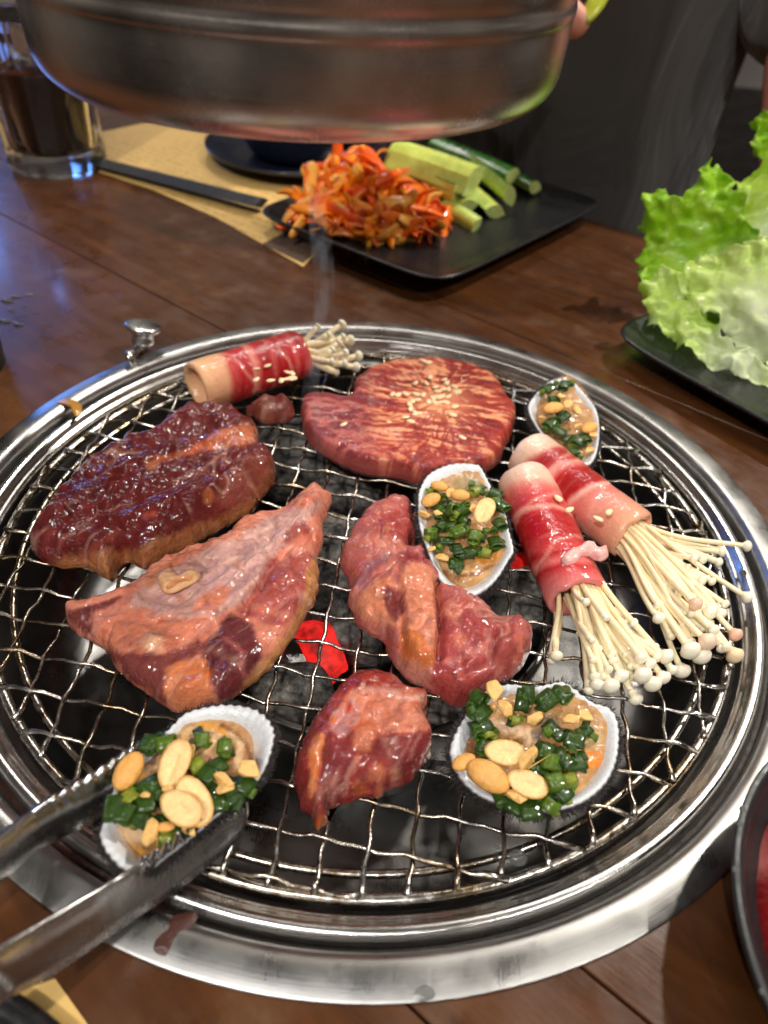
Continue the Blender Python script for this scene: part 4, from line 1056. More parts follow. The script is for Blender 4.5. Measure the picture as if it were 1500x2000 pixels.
# middle cockle
shell('cockle between the steak and the red beef rolls, heaped with scallion rings',
      z7([(105, 560), (120, 430), (220, 260), (400, 160), (600, 115), (880, 130), (960, 200), (1070, 380), (1180, 520), (1270, 700), (1330, 930), (1400, 1170), (1330, 1300), (1200, 1500), (1050, 1640), (850, 1740), (700, 1730), (500, 1620), (350, 1430), (230, 1150), (120, 850)]),
      1.75, 1.25, [('p', z7([(350, 1300), (600, 1400), (900, 1430), (1200, 1300), (1250, 1050), (1300, 1300), (1000, 1560), (700, 1600), (450, 1500)]), 5, (206, 160, 104), .9),
                   ('l', z7([(420, 1480), (650, 1560), (900, 1500), (1100, 1380)]), 5, (120, 66, 28), .85), ('p', z7([(850, 1240), (1250, 1180), (1230, 1300), (950, 1380)]), 4, (200, 132, 52), .9),
                   ('p', z7([(580, 260), (750, 210), (900, 260), (930, 400), (700, 420), (580, 380)]), 5, (150, 126, 78), .9), ('b', z7([(860, 290)])[0], 8, (170, 164, 150), .7)],
      z7([(580, 680, 0, -30, 50, 1.1, .45), (690, 660, 0, 20, 30, 1.05, .36), (650, 920, 1, 10, 22, 1.25, .42), (860, 990, 1, 80, 10, 1.2, .38), (280, 950, 6, 100, 60, 1.15, .20), (480, 1040, 3, -5, 5, 1.1, .18), (650, 1150, 3, -70, 8, 1.1, .2), (430, 860, 2, 40, 10, 1.0, .14),
          (400, 750, 2, 70, 5, .9, .1), (1230, 620, 5, -40, 5, 1.3, .26), (1200, 850, 2, -60, 10, 1.4, .2), (1160, 1070, 5, -70, 12, 1.2, .2), (1130, 480, 2, -20, 5, 1.2, .25), (870, 450, 4, 30, 5, 1.1, .15), (260, 450, 4, 10, 0, .8, .05),
          (800, 1180, 2, 20, 5, 1.1, .08), (620, 1320, 5, 0, 0, 1.1, .0), (500, 600, 3, 60, 0, .8, .1), (960, 1000, 3, 80, 0, .9, .1), (1020, 1190, 4, -10, 0, 1.1, .05), (330, 620, 2, 0, 0, .8, .08), (540, 860, 2, 80, 5, .9, .2), (720, 800, 2, -30, 5, 1.0, .2)]),
      z7([(995, 665, 'f', 58, .68, .72, (-.05, -.35)), (280, 545, 'b', 25, .50, .42, (.1, -.3)), (390, 380, 'b', -12, .40, .40, (0, -.4)), (540, 450, '1', 60, .34, .42, (0, -.2)), (670, 490, 'b', -5, .44, .46, (0, -.5)),
          (190, 720, '0', -20, .36, .22, (0, 0)), (370, 705, '2', 10, .30, .25, (0, 0)), (830, 640, '3', 55, .32, .40, (0, 0)), (310, 1140, '4', 40, .28, .26, (0, 0)), (440, 1240, '1', -10, .36, .22, (0, 0))]), 5, T0)
# lower right cockle
shell('large cockle at the lower right of the grate with five peanut halves',
      z8([(70, 640), (110, 500), (180, 380), (280, 230), (420, 150), (560, 130), (720, 150), (850, 130), (960, 115), (1060, 170), (1200, 270), (1330, 310), (1400, 400), (1420, 550), (1400, 720), (1330, 870), (1200, 990), (1050, 1060), (900, 1090), (720, 1090), (560, 1060), (400, 1010), (250, 930), (130, 800)]),
      1.7, 1.3, [('p', z8([(1050, 950), (1200, 850), (1330, 650), (1320, 450), (1400, 500), (1380, 700), (1250, 920), (1080, 1020)]), 6, (212, 156, 76), .9), ('p', z8([(1110, 650), (1270, 640), (1260, 760), (1120, 760)]), 5, (222, 130, 30), .9),
                 ('l', z8([(430, 420), (560, 460), (680, 500), (740, 560)]), 12, (222, 186, 150), .9), ('b', z8([(860, 430)])[0], 22, GRY, .85), ('b', z8([(780, 500)])[0], 15, (110, 96, 84), .8),
                 ('p', z8([(1120, 440), (1240, 420), (1280, 550), (1180, 620)]), 6, (190, 160, 116), .8), ('l', z8([(190, 600), (230, 560), (260, 700)]), 8, (130, 80, 44), .8), ('p', z8([(180, 800), (330, 880), (300, 920), (200, 870)]), 5, (214, 178, 136), .8)],
      z8([(650, 250, 3, 85, 35, 1.5, .55), (690, 190, 2, 100, 40, .9, .7), (310, 340, 5, 45, 10, 1.7, .35), (320, 450, 3, 10, 3, 1.2, .28), (350, 600, 2, 70, 0, 1.2, .12), (830, 250, 5, 30, 15, 1.7, .35), (950, 210, 5, -40, 15, 1.6, .38), (1060, 540, 5, -15, 5, 1.7, .3), (900, 480, 3, -45, 5, 1.3, .25),
          (830, 640, 2, 70, 5, 1.2, .25), (870, 720, 1, 80, 10, 1.3, .3), (980, 690, 3, -50, 8, 1.4, .35), (1080, 720, 2, 10, 5, 1.2, .25), (920, 860, 1, 14, 8, 1.7, .55), (720, 1070, 5, 10, 0, 1.7, .20), (880, 1040, 6, 60, 30, 1.3, .25), (600, 1040, 2, -30, 0, 1.3, .12), (980, 960, 2, 40, 0, 1.1, .12),
          (500, 960, 5, -70, 0, 1.3, .12), (820, 960, 2, 0, 0, 1.4, .2), (1020, 850, 4, 20, 0, 1.2, .2), (590, 400, 4, 0, 0, .8, .3), (300, 230, 2, -40, 20, 1.2, .4), (380, 500, 4, -60, 0, 1.0, .2), (640, 880, 3, 10, 0, 1.4, .05), (780, 780, 5, 30, 0, 1.2, .15), (1150, 480, 2, 30, 0, .8, .1)]),
      z8([(515, 635, 'f', -8, .66, .62, (-.05, -.35)), (385, 815, 'b', -30, .74, .52, (0, -.25)), (700, 870, 'f', -20, .66, .62, (0, -.3)), (705, 690, '0', 55, .56, .80, (-.3, -.3)), (190, 710, 'b', 28, .44, .40, (0, 0)), (420, 170, '2', -65, .55, .75, (0, 0)), (510, 300, '1', -60, .42, .62, (0, 0)),
          (740, 380, '3', 25, .42, .45, (0, 0)), (1040, 400, '4', 20, .44, .50, (0, 0)), (1140, 365, '2', -10, .40, .45, (0, 0)), (615, 980, '4', -15, .48, .40, (0, 0)), (425, 300, '4', 0, .16, .5, (0, 0))]), 9, T0)
# cockle in the tongs
tong_shell = shell('white ribbed cockle gripped by the steel tongs',
      zc([(640, 200), (740, 110), (900, 65), (1080, 50), (1250, 80), (1360, 150), (1415, 260), (1390, 400), (1340, 530), (1255, 640), (1120, 750), (970, 870), (785, 1020), (610, 1150), (490, 1235), (400, 1275), (300, 1270), (200, 1200), (110, 1080), (80, 970), (130, 860), (170, 700), (240, 560), (400, 400), (540, 280)]),
      2.25, 1.35, [('p', zc([(600, 260), (860, 180), (1000, 200), (1050, 400), (900, 480), (650, 400)]), 6, (206, 166, 116), .9), ('l', zc([(860, 175), (980, 200), (1060, 290), (1070, 420)]), 6, (216, 144, 36), .9), ('l', zc([(1010, 190), (1120, 250), (1200, 330), (1230, 440)]), 5, (116, 62, 30), .9),
                   ('l', zc([(1080, 260), (1150, 330), (1130, 470)]), 8, (226, 190, 146), .8), ('b', zc([(940, 440)])[0], 16, (196, 140, 110), .8), ('p', zc([(330, 500), (540, 420), (560, 560), (400, 640), (330, 640)]), 6, (176, 138, 104), .8),
                   ('l', zc([(240, 1000), (300, 1120), (420, 1180)]), 9, (214, 146, 28), .9), ('b', zc([(560, 1110)])[0], 20, (226, 110, 30), .9), ('p', zc([(230, 930), (380, 920), (420, 1040), (300, 1060)]), 5, (222, 184, 140), .8), ('b', zc([(450, 1110)])[0], 8, (80, 56, 44), .8), ('b', zc([(410, 560)])[0], 9, (220, 160, 40), .7)],
      zc([(210, 790, 5, 80, 10, 1.4, .25), (270, 830, 2, 60, 10, 1.3, .28), (320, 720, 4, -40, 5, 1.2, .2), (470, 640, 5, 30, 0, 1.3, .15), (440, 760, 2, 10, 5, 1.2, .2), (560, 900, 3, 10, 0, 1.4, .12), (380, 860, 3, -30, 0, 1.3, .15), (660, 960, 5, 20, 0, 1.2, .12), (590, 1010, 4, 0, 0, 1.4, .08), (600, 330, 1, 10, 8, 1.2, .15),
          (470, 330, 2, 60, 0, 1.2, .2), (860, 310, 1, 85, 15, 1.0, .12), (1030, 360, 1, 85, 5, .95, .12), (820, 490, 4, 40, 5, 1.4, .15), (900, 560, 2, 50, 8, 1.2, .18), (870, 650, 3, -60, 5, 1.2, .15), (980, 500, 2, 30, 0, 1.1, .12), (1000, 640, 3, 40, 0, 1.3, .15), (1100, 660, 5, 30, 0, 1.4, .1), (970, 760, 2, 0, 5, 1.4, .18), (1080, 730, 3, 30, 0, 1.4, .12), (1180, 640, 2, 50, 0, 1.2, .1), (520, 700, 2, 80, 0, 1.1, .12), (300, 640, 4, 70, 0, 1.0, .12), (700, 880, 2, 0, 0, 1.2, .1)]),
      zc([(655, 470, 'f', 62, .74, .50, (-.1, -.35)), (310, 520, 'b', 58, .62, .42, (.2, -.2)), (800, 740, 'f', -62, .78, .48, (.25, -.2)), (700, 790, 'f', -35, .70, .62, (-.1, -.3)), (1215, 520, '2', -10, .52, .40, (0, 0)), (1020, 600, '0', -30, .44, .45, (0, 0)), (1040, 650, '1', 20, .34, .42, (0, 0)), (460, 970, '3', 70, .50, .38, (0, 0)),
          (590, 930, 'b', 5, .26, .36, (0, 0)), (615, 660, '4', 10, .28, .4, (0, 0)), (435, 695, '1', 0, .18, .38, (0, 0)), (760, 950, '2', -20, .32, .30, (0, 0)), (790, 390, '0', 80, .30, .3, (0, 0))]), 15, (.02, .08), ribs=52, teeth=.6, ff_=.78)
# far cockle
shell('cockle half hidden behind the beef rolls at the far right rim',
      [(1030, 800), (1045, 775), (1075, 752), (1110, 752), (1140, 776), (1166, 808), (1172, 850), (1166, 885), (1150, 900), (1120, 890), (1080, 862), (1050, 836)],
      1.6, 1.1, [('b', (1130, 870), 22, (206, 160, 96), .8), ('b', (1150, 880), 10, (190, 120, 40), .7)],
      zd([(640, 250, 5, 20, 10, 1.5, .4), (700, 240, 2, 60, 15, 1.4, .5), (650, 370, 5, 40, 5, 1.5, .3), (700, 350, 3, 30, 8, 1.3, .35), (690, 400, 2, -20, 0, 1.4, .25), (760, 430, 5, 60, 5, 1.5, .25), (740, 470, 2, 20, 0, 1.3, .2), (790, 420, 3, -60, 5, 1.2, .25), (660, 290, 2, 0, 0, 1.2, .3)]),
      zd([(660, 315, 'b', 10, .60, .62, (0, -.2)), (720, 300, '1', 60, .46, .6, (0, 0)), (755, 325, '3', -60, .5, .5, (0, 0)), (805, 385, 'b', 20, .52, .45, (0, -.2)), (760, 380, '0', 30, .36, .45, (0, 0)), (820, 410, '2', 80, .42, .35, (0, 0)), (810, 465, '4', 40, .42, .3, (0, 0)), (620, 350, '4', 0, .3, .35, (0, 0)), (690, 275, '2', 20, .36, .6, (0, 0))]), 21, (0, .10))
# ------------------------------------------------------------------ steel tongs
tong = thing('tongs', 'long steel serving tongs with toothed jaws gripping a cockle', 'tongs', U(200, 1740, .8))
def arm(name, bot, top, zb, zt, bulge, teeth_from, tooth=.16, mat=MAT['tong']):
    """curved strip between two edges; the far part of the upper edge is cut into teeth"""
    n = 420; t = np.linspace(0, 1, n)
    def edge(px, z):
        p = catmull(px, 12, False); zz = np.interp(np.linspace(0, 1, len(p)), np.linspace(0, 1, len(z)), z)
        P = np.array([U(a, b, c) for (a, b), c in zip(p, zz)])
        s = np.concatenate([[0], np.cumsum(np.linalg.norm(np.diff(P, axis=0), axis=1))]); s /= s[-1]
        return np.column_stack([np.interp(t, s, P[:, i]) for i in range(3)])
    B = edge(bot, zb); T = edge(top, zt)
    ax = np.gradient((B+T)/2, axis=0); ax /= np.linalg.norm(ax, axis=1)[:, None]
    up = T-B; wd = np.linalg.norm(up, axis=1); up = up/wd[:, None]
    nr = np.cross(ax, up); nr /= np.linalg.norm(nr, axis=1)[:, None]
    saw = np.abs(((t*28) % 1)-.5)*2
    tz = (1-sstep(teeth_from-.03, teeth_from, t))
    m_ = 9; V = []; th = .055
    for side in (0, 1):
        for i in range(n):
            for j in range(m_):
                v = j/(m_-1); ext = (tooth*(saw[i]**1.2-.5)*tz[i]*sstep(.6, 1, v))
                fl = bulge*(4*v*(1-v))*sstep(0, .12, t[i])
                p = B[i]+up[i]*(wd[i]*v+ext)+nr[i]*(fl+(th if side else -th))
                V.append(p)
    F = []
    for side in (0, 1):
        b0 = side*n*m_
        for i in range(n-1):
            for j in range(m_-1):
                q = (b0+i*m_+j, b0+(i+1)*m_+j, b0+(i+1)*m_+j+1, b0+i*m_+j+1)
                F.append(q if side else q[::-1])
    o = n*m_
    for i in range(n-1):
        F.append((i*m_, (i+1)*m_, o+(i+1)*m_, o+i*m_)); F.append((i*m_+m_-1, o+i*m_+m_-1, o+(i+1)*m_+m_-1, (i+1)*m_+m_-1))
    for j in range(m_-1):
        F.append((j, o+j, o+j+1, j+1)); e = (n-1)*m_; F.append((e+j, e+j+1, o+e+j+1, o+e+j))
    bm = bmesh.new(); me = mesh('x', V, F); bm.from_mesh(me); bmesh.ops.recalc_face_normals(bm, faces=bm.faces)
    F = [[v.index for v in f.verts] for f in bm.faces]; bm.free()
    return mk(name, V, F, mat, tong)
arm('arm', [(484, 1588), (461, 1639), (412, 1684), (347, 1736), (284, 1777), (222, 1819), (153, 1867), (87, 1909), (35, 1937), (0, 1956), (-160, 2050)],
    [(482, 1576), (450, 1586), (405, 1602), (354, 1633), (312, 1664), (270, 1690), (222, 1720), (104, 1789), (0, 1850), (-60, 1884), (-200, 1962)],
    [.75, .80, .85, 1.0, 1.3, 1.7, 2.1, 2.5, 2.9, 3.3, 4.6], [1.0, 1.6, 2.3, 2.6, 2.8, 3.1, 3.4, 4.0, 4.6, 5.0, 6.2], .30, .42, .46)
arm('arm', [(312, 1446), (290, 1500), (240, 1562), (186, 1602), (162, 1614), (132, 1628), (100, 1645), (60, 1668), (0, 1722), (-70, 1780), (-200, 1880)],
    [(314, 1436), (290, 1439), (249, 1464), (204, 1494), (150, 1527), (99, 1557), (60, 1584), (0, 1630), (-60, 1672), (-130, 1722), (-260, 1818)],
    [1.0, 1.0, 1.05, 1.2, 1.3, 1.4, 1.6, 1.9, 2.5, 3.2, 4.4], [1.3, 2.0, 2.6, 2.8, 2.9, 3.1, 3.3, 3.8, 4.3, 4.9, 6.2], -.22, .45, .10)
# dark grip at the frame's corner
p0 = U(-40, 2010, 2.2); 
mk('utensil_grip', *tube(catmull([U(-120, 1900, .95), U(-30, 1950, .95), U(40, 1985, .95), U(120, 2050, .95)], 8, False), .35, 12, flat=.8), MAT['black_plastic'], label='black plastic utensil grip at the lower left corner under the tongs', cat='utensil')

# ------------------------------------------------------------------ exhaust hood
HC = np.array((-3.1, 4.0, 0)); 
hood = thing('exhaust_hood', 'round brushed steel exhaust hood hanging above the grill', 'hood', (HC[0], HC[1], 15.3))
hp = [(q, z+.22) for q, z in [(6.1, 18.6), (6.2, 16.2), (6.6, 15.68), (7.15, 15.60), (7.6, 15.85), (7.86, 16.3), (7.94, 17.1), (7.97, 17.75), (8.0, 17.92), (8.01, 18.08), (7.985, 18.2), (7.985, 18.34), (8.03, 18.6), (8.12, 19.4), (8.35, 21.5), (8.4, 24), (8.0, 26), (6.2, 29), (4.6, 31)]]
mk('cowl', *lathe(smooth_prof(hp, 6), HC, 128), MAT['hood'], hood)
mk('duct', *lathe([(4.6, 31), (4.5, 33), (4.5, 150)], HC, 48), MAT['hood'], hood)
mk('duct_collar', *lathe(smooth_prof([(4.7, 33), (5.1, 33.2), (5.1, 34.6), (4.7, 34.8)], 4), HC, 48), MAT['hood'], hood)
mk('filter_plate', *lathe([(6.25, 18.4), (3, 18.7), (.05, 18.7)], HC, 48), MAT['bead'], hood)

# ------------------------------------------------------------------ black square plates
def plate(label, c, a, b_, zr, well=.55, foot=.66):
    c = np.asarray(c, float); a = np.asarray(a, float); b_ = np.asarray(b_, float)
    th = thing('square_plate', label, 'plate', (c[0], c[1], TZ))
    n = 96; V = []
    def loop(s, z, cr=.16):
        for k in range(n):
            t = 2*math.pi*k/n; ct, st = math.cos(t), math.sin(t); e = .22
            u = math.copysign(abs(ct)**e, ct); v = math.copysign(abs(st)**e, st)
            q = c+a*u*s+b_*v*s
            V.append((q[0], q[1], z+(.10*(abs(u)*abs(v))**6 if s > .9 else 0)))
    prof = [(0.0, TZ+.02), (foot-.03, TZ+.02), (foot, TZ+.06), (foot+.02, TZ+.35), (.90, zr-.42), (.985, zr-.24), (1.0, zr-.10), (.997, zr), (.98, zr+.02), (.965, zr-.05), (.93, zr-.22), (.86, zr-well*.85), (.78, zr-well), (.4, zr-well), (0.0, zr-well)]
    for s, z in prof: loop(s, z)
    F = [(j*n+k, j*n+(k+1) % n, (j+1)*n+(k+1) % n, (j+1)*n+k) for j in range(len(prof)-1) for k in range(n)]
    mk('plate_body', V, F, MAT['black_plate'], th)
    return th
Fp, Lp, Rp = U(860, 553, 2.0)[:2], U(492, 410, 2.0)[:2], U(1208, 402, 2.0)[:2]
e1 = (Lp-Fp)/2; e2 = (Rp-Fp)/2; e2 = e2-e1*(e2@e1)/(e1@e1)*.6
cl = Fp+e1+e2
plate('black square plate holding orange pickles and cucumber sticks', cl, e1*1.02, e2*1.02, 2.0)
K = U(1176, 645, 2.1)[:2]; d1 = np.array((.640, -.768)); d2 = np.array((.768, .640))
cr_ = K+d1*11+d2*9
plate('black square plate under the lettuce beside the grill', cr_, d1*11, d2*9, 2.1)

# ------------------------------------------------------------------ orange pickles and cucumber sticks
PZ = 1.50
kim = thing('pickle_heap', 'heap of bright orange shredded pickled vegetables on the square plate', 'pickles', U(730, 420, PZ))
rk = random.Random(5)
KT = [(250, 134, 10), (252, 150, 18), (246, 112, 8), (252, 164, 36), (242, 92, 14), (248, 168, 70), (240, 128, 60), (250, 140, 14)]
def strip_mesh(i):
    r_ = np.random.RandomState(i); L = r_.uniform(2.0, 4.2); n = 12
    t = np.linspace(-.5, .5, n); cu = r_.uniform(-.9, .9); cz = r_.uniform(-.7, .7)
    path = np.column_stack([t*L, cu*np.sin(t*3.0)+.15*np.sin(t*9+i), cz*np.cos(t*3.2)+.1*np.sin(t*11)])
    wd = r_.uniform(.20, .46)*np.sqrt(np.clip(1-(2*t)**4, .08, 1))
    V, F = tube(path, wd, 8, flat=r_.uniform(.3, .5), twist=r_.uniform(-.16, .16))
    C = 1.1*lin(KT[i % len(KT)])*(1+.22*fbm(V[:, 0]*1.1, V[:, 1]*2, i))[:, None]
    return mesh('pickle_strip', V, F, MAT['kimchi'], np.clip(C, 0, 1))
KM = [strip_mesh(i) for i in range(16)]
outp = np.array([(556, 420), (580, 380), (620, 330), (640, 304), (690, 300), (745, 302), (775, 340), (800, 370), (850, 378), (893, 440), (890, 462), (830, 470), (740, 476), (690, 468), (640, 452), (596, 444)], float)
k = 0
while k < 190:
    x, y = rk.uniform(550, 900), rk.uniform(296, 480)
    sd = float(sdist(np.array([[x, y]]), outp)[0][0])
    if sd < 10: continue
    # higher in the picture means higher on the heap
    f = np.clip((478-y)/178, 0, 1); zt = PZ+.35+3.3*f*np.clip(1-abs(x-705)/230, .2, 1)**.6
    p = U(x, y, zt-rk.uniform(0, .5))
    R_ = Matrix.Rotation(rk.uniform(0, 6.28), 4, 'Z') @ Matrix.Rotation(rk.uniform(-.9, .9), 4, 'Y') @ Matrix.Rotation(rk.uniform(-3, 3), 4, 'X')
    me = KM[rk.randrange(16)] if x < 800 else KM[rk.choice([5, 6, 12, 14, 4, 2, 10])]
    s_ = rk.uniform(.7, 1.15)
    inst('pickle_strip', me, Matrix.Translation(p) @ R_ @ Matrix.Diagonal((s_, s_, s_, 1)), kim); k += 1
V, F = ball(U(725, 410, PZ)+np.array((0, .6, .1)), 1, 20, 10, (4.6, 3.0, 2.6)); V[:, 2] = np.maximum(V[:, 2], PZ+.03)
mk('pickle_core', V, F, MAT['kimchi'], kim, col=np.tile(lin((236, 116, 24)), (len(V), 1)))
def cuke(a, b_, r, rot, label, wedge=100):
    a = np.asarray(a); b_ = np.asarray(b_); d = b_-a; L = np.linalg.norm(d); d /= L
    s = np.cross(d, (0, 0, 1)); s /= np.linalg.norm(s); u = np.cross(s, d)
    h = math.radians(wedge/2); arc = np.linspace(-h, h, 11)
    prof = [(math.sin(q), math.cos(q), 1) for q in arc]+[(math.sin(h)*.95, math.cos(h)*.95, 0)]+[(math.sin(h)*f, math.cos(h)*f, 0) for f in (.7, .4)]+[(0, .18, 0)]+[(-math.sin(h)*f, math.cos(h)*f, 0) for f in (.4, .7, .95)]
    n = 10; V = []; C = []; m_ = len(prof); cr, sr = math.cos(rot), math.sin(rot)
    for i in range(n):
        t = i/(n-1); c = a+d*L*t+u*.06*math.sin(t*3)
        for (x, y, sk) in prof:
            y2 = y-.55; X = (x*cr-y2*sr)*r; Y = (x*sr+y2*cr)*r
            V.append(c+s*X+u*Y)
            rad = math.hypot(x, y)
            C.append(lin((36, 92, 22))*(1+.4*math.sin(x*14)) if sk else lin((196, 220, 112)) if rad > .55 else lin((204, 218, 104)))
    base = len(V)
    F = [(i*m_+k, i*m_+(k+1) % m_, (i+1)*m_+(k+1) % m_, (i+1)*m_+k) for i in range(n-1) for k in range(m_)]
    # cut ends have flesh-coloured faces of their own
    for i, fl in ((0, 0), (n-1, 1)):
        b0 = len(V)
        for k_ in range(m_):
            V.append(V[i*m_+k_]); C.append(lin((206, 218, 132)))
        q = tuple(b0+k_ for k_ in range(m_)); F.append(q if fl else q[::-1])
    mk('cucumber_stick', V, F, MAT['cucumber'], col=np.clip(np.array(C), 0, 1), label=label, cat='cucumber', group='cucumber sticks', smooth=False)
cuke(U(770, 296, 4.3), U(926, 350, 3.9), 2.15, 2.75, 'broad cucumber stick on top of the pile with its pale face up')
cuke(U(768, 330, 3.0), U(895, 385, 2.7), 1.5, .9, 'cucumber stick with dark green skin below the topmost stick')
cuke(U(850, 282, 3.6), U(1000, 346, 2.9), 1.5, .1, 'cucumber stick with green skin up behind the topmost stick')
cuke(U(905, 300, 2.6), U(1044, 368, 2.1), 1.2, .4, 'long cucumber stick reaching farthest right on the plate')
cuke(U(850, 345, 2.4), U(912, 402, 2.3), 1.2, 2.9, 'cucumber stick with a pale cut end beside the orange pickles')
cuke(U(890, 345, 2.2), U(968, 412, 2.0), 1.2, 3.4, 'short cucumber stick with a pale triangular end in front of the pile')
cuke(U(865, 400, 2.0), U(930, 440, 1.9), .8, 2.2, 'small cucumber sliver touching the front of the orange pickles')
cuke(U(915, 318, 3.1), U(995, 384, 2.6), 1.2, 1.2, 'cucumber stick with a round wet end in the middle of the pile')

# ------------------------------------------------------------------ lettuce
def leaf(label, out, p0, nrm, amp, colf, seed, jag=.12, step=.13, bend=0.0):
    nrm = np.asarray(nrm, float); nrm /= np.linalg.norm(nrm); p0 = np.asarray(p0, float)
    ex = np.cross((0, 0, 1), nrm); ex /= np.linalg.norm(ex); ey = np.cross(nrm, ex)
    o = catmull(out, 14); W = np.array([Upl(x, y, p0, nrm) for x, y in o])-p0
    poly = np.column_stack([W@ex, W@ey]); c = poly.mean(0)
    dv = poly-c; L = np.hypot(dv[:, 0], dv[:, 1]); a = np.arange(len(poly))
    poly = c+dv*(1+3.2*jag*(fbm(a*.55, a*0+seed, seed, 3))/np.maximum(L, .5))[:, None]
    lo, hi = poly.min(0)-step, poly.max(0)+step
    X, Y = np.meshgrid(np.arange(lo[0], hi[0]+step, step), np.arange(lo[1], hi[1]+step, step)); P = np.column_stack([X.ravel(), Y.ravel()])
    sd, q = sdist(P, poly); ins = sd > 0; I = np.arange(len(P)).reshape(X.shape)
    Q = np.column_stack([I[:-1, :-1].ravel(), I[:-1, 1:].ravel(), I[1:, 1:].ravel(), I[1:, :-1].ravel()]); Q = Q[ins[Q].sum(1) >= 2]
    used = np.unique(Q); sn = used[~ins[used]]; P[sn] = q[sn]; rm = -np.ones(len(P), int); rm[used] = np.arange(len(used)); P = P[used]; Q = rm[Q]; d = np.maximum(sd[used], 0)
    # frilled edge: waves that grow towards the margin; blistered blade inside
    eg = np.exp(-d/1.1)
    h = amp*(eg*1.0*fbm(P[:, 0]*.9, P[:, 1]*.9, seed, 2)*1.6+eg**2*.5*fbm(P[:, 0]*2.6, P[:, 1]*2.6, seed+3, 2)*1.5+.8*fbm(P[:, 0]*.32, P[:, 1]*.32, seed+5, 2)+.10*(1-np.abs(fbm(P[:, 0]*1.1, P[:, 1]*1.1, seed+8, 2))*2))
    h = h+bend*((P[:, 0]-c[0])**2+(P[:, 1]-c[1])**2)*.02
    sh = eg[:, None]*.35*np.column_stack([fbm(P[:, 0]*2, P[:, 1]*2, seed+13), fbm(P[:, 0]*2, P[:, 1]*2, seed+17)])
    W = p0+np.outer(P[:, 0]+sh[:, 0], ex)+np.outer(P[:, 1]+sh[:, 1], ey)+np.outer(h, nrm)
    W[:, 2] = np.maximum(W[:, 2], 1.62)
    px, py = PX(p0+np.outer(P[:, 0], ex)+np.outer(P[:, 1], ey))
    C = colf(px, py, d, eg, h)
    ob = mk('lettuce_leaf', W, Q.tolist(), MAT['lettuce'], col=np.clip(C, 0, 1), label=label, cat='lettuce', group='lettuce leaves on the square plate')
    md = ob.modifiers.new('thick', 'SOLIDIFY'); md.thickness = .0006
    md = ob.modifiers.new('smooth', 'SUBSURF'); md.levels = 1; md.render_levels = 1
GL1, GL2, GLP, GLW = lin((124, 186, 14)), lin((176, 216, 44)), lin((206, 226, 120)), lin((222, 230, 190))
def lc(a, b_, root, r0, r1, seed=1):
    def f(px, py, d, eg, h):
        t = sstep(r1, r0, np.hypot(px-root[0], py-root[1]))[:, None]
        n = (.5+.5*fbm(px/22, py/22, seed))[:, None]
        vein = (np.exp(-(np.abs(fbm(px/40, py/40, seed+3, 2))/.05)**2)*.35)[:, None]
        an = np.arctan2(py-root[1], px-root[0]); rd = np.hypot(px-root[0], py-root[1])
        vn_ = np.abs(((an*3.2+.35*fbm(px/50, py/50, seed+6)+.12*np.sin(rd/14)) % 1)-.5)
        vein = np.maximum(vein, (np.exp(-(vn_/.035)**2)*.5)[:, None])
        c = a*(1-n)+b_*n; c = c*(1-t)+GLW*t
        return c*(1-vein)+GLP*vein
    return f
leaf('tall lettuce leaf cut off by the picture edge at the back', [(1475, 225), (1500, 214), (1560, 230), (1620, 330), (1640, 480), (1580, 560), (1480, 560), (1455, 480), (1448, 420), (1470, 380), (1490, 330), (1468, 296), (1476, 262), (1464, 240)], (24, 24, 1.7), (-.35, -.85, .35), .9, lc(GL1, GL2, (1560, 520), 60, 160, 3), 5)
leaf('bright green frilly lettuce leaf standing at the left of the pile', [(1256, 384), (1285, 376), (1320, 392), (1350, 372), (1372, 330), (1388, 312), (1412, 326), (1432, 372), (1450, 410), (1470, 470), (1480, 560), (1450, 640), (1380, 680), (1320, 640), (1275, 600), (1248, 545), (1244, 500), (1262, 470), (1252, 430)], (17.5, 19.5, 1.7), (-.30, -.80, .52), 1.0, lc(GL1, GL2, (1460, 560), 30, 110, 7), 8)
leaf('pale lettuce leaf with a white rib lying on top of the pile', [(1338, 520), (1352, 505), (1380, 500), (1410, 490), (1440, 478), (1480, 470), (1540, 470), (1620, 520), (1640, 640), (1600, 730), (1520, 720), (1460, 690), (1420, 650), (1395, 620), (1360, 612), (1340, 580)], (17.5, 14.5, 2.2), (-.38, -.62, .70), .75, lc(lin((176, 206, 84)), lin((206, 222, 130)), (1480, 650), 30, 150, 9), 12)
leaf('yellow green lettuce leaf folded behind the pale leaf', [(1416, 480), (1412, 440), (1430, 400), (1446, 352), (1478, 318), (1520, 300), (1570, 320), (1620, 380), (1640, 480), (1580, 540), (1500, 520), (1440, 500)], (21, 19, 2.0), (-.40, -.70, .60), .8, lc(GL2, lin((190, 214, 90)), (1540, 480), 30, 110, 11), 17)
leaf('ruffled pale green lettuce edge hanging over the plate front', [(1262, 540), (1290, 528), (1330, 540), (1360, 600), (1400, 640), (1470, 690), (1560, 740), (1600, 800), (1500, 752), (1450, 735), (1400, 716), (1366, 706), (1340, 690), (1318, 660), (1284, 640), (1262, 600), (1250, 570)], (15.2, 14.2, 1.9), (-.30, -.55, .78), .7, lc(GL2, lin((206, 222, 140)), (1440, 700), 30, 120, 13), 23, .16)

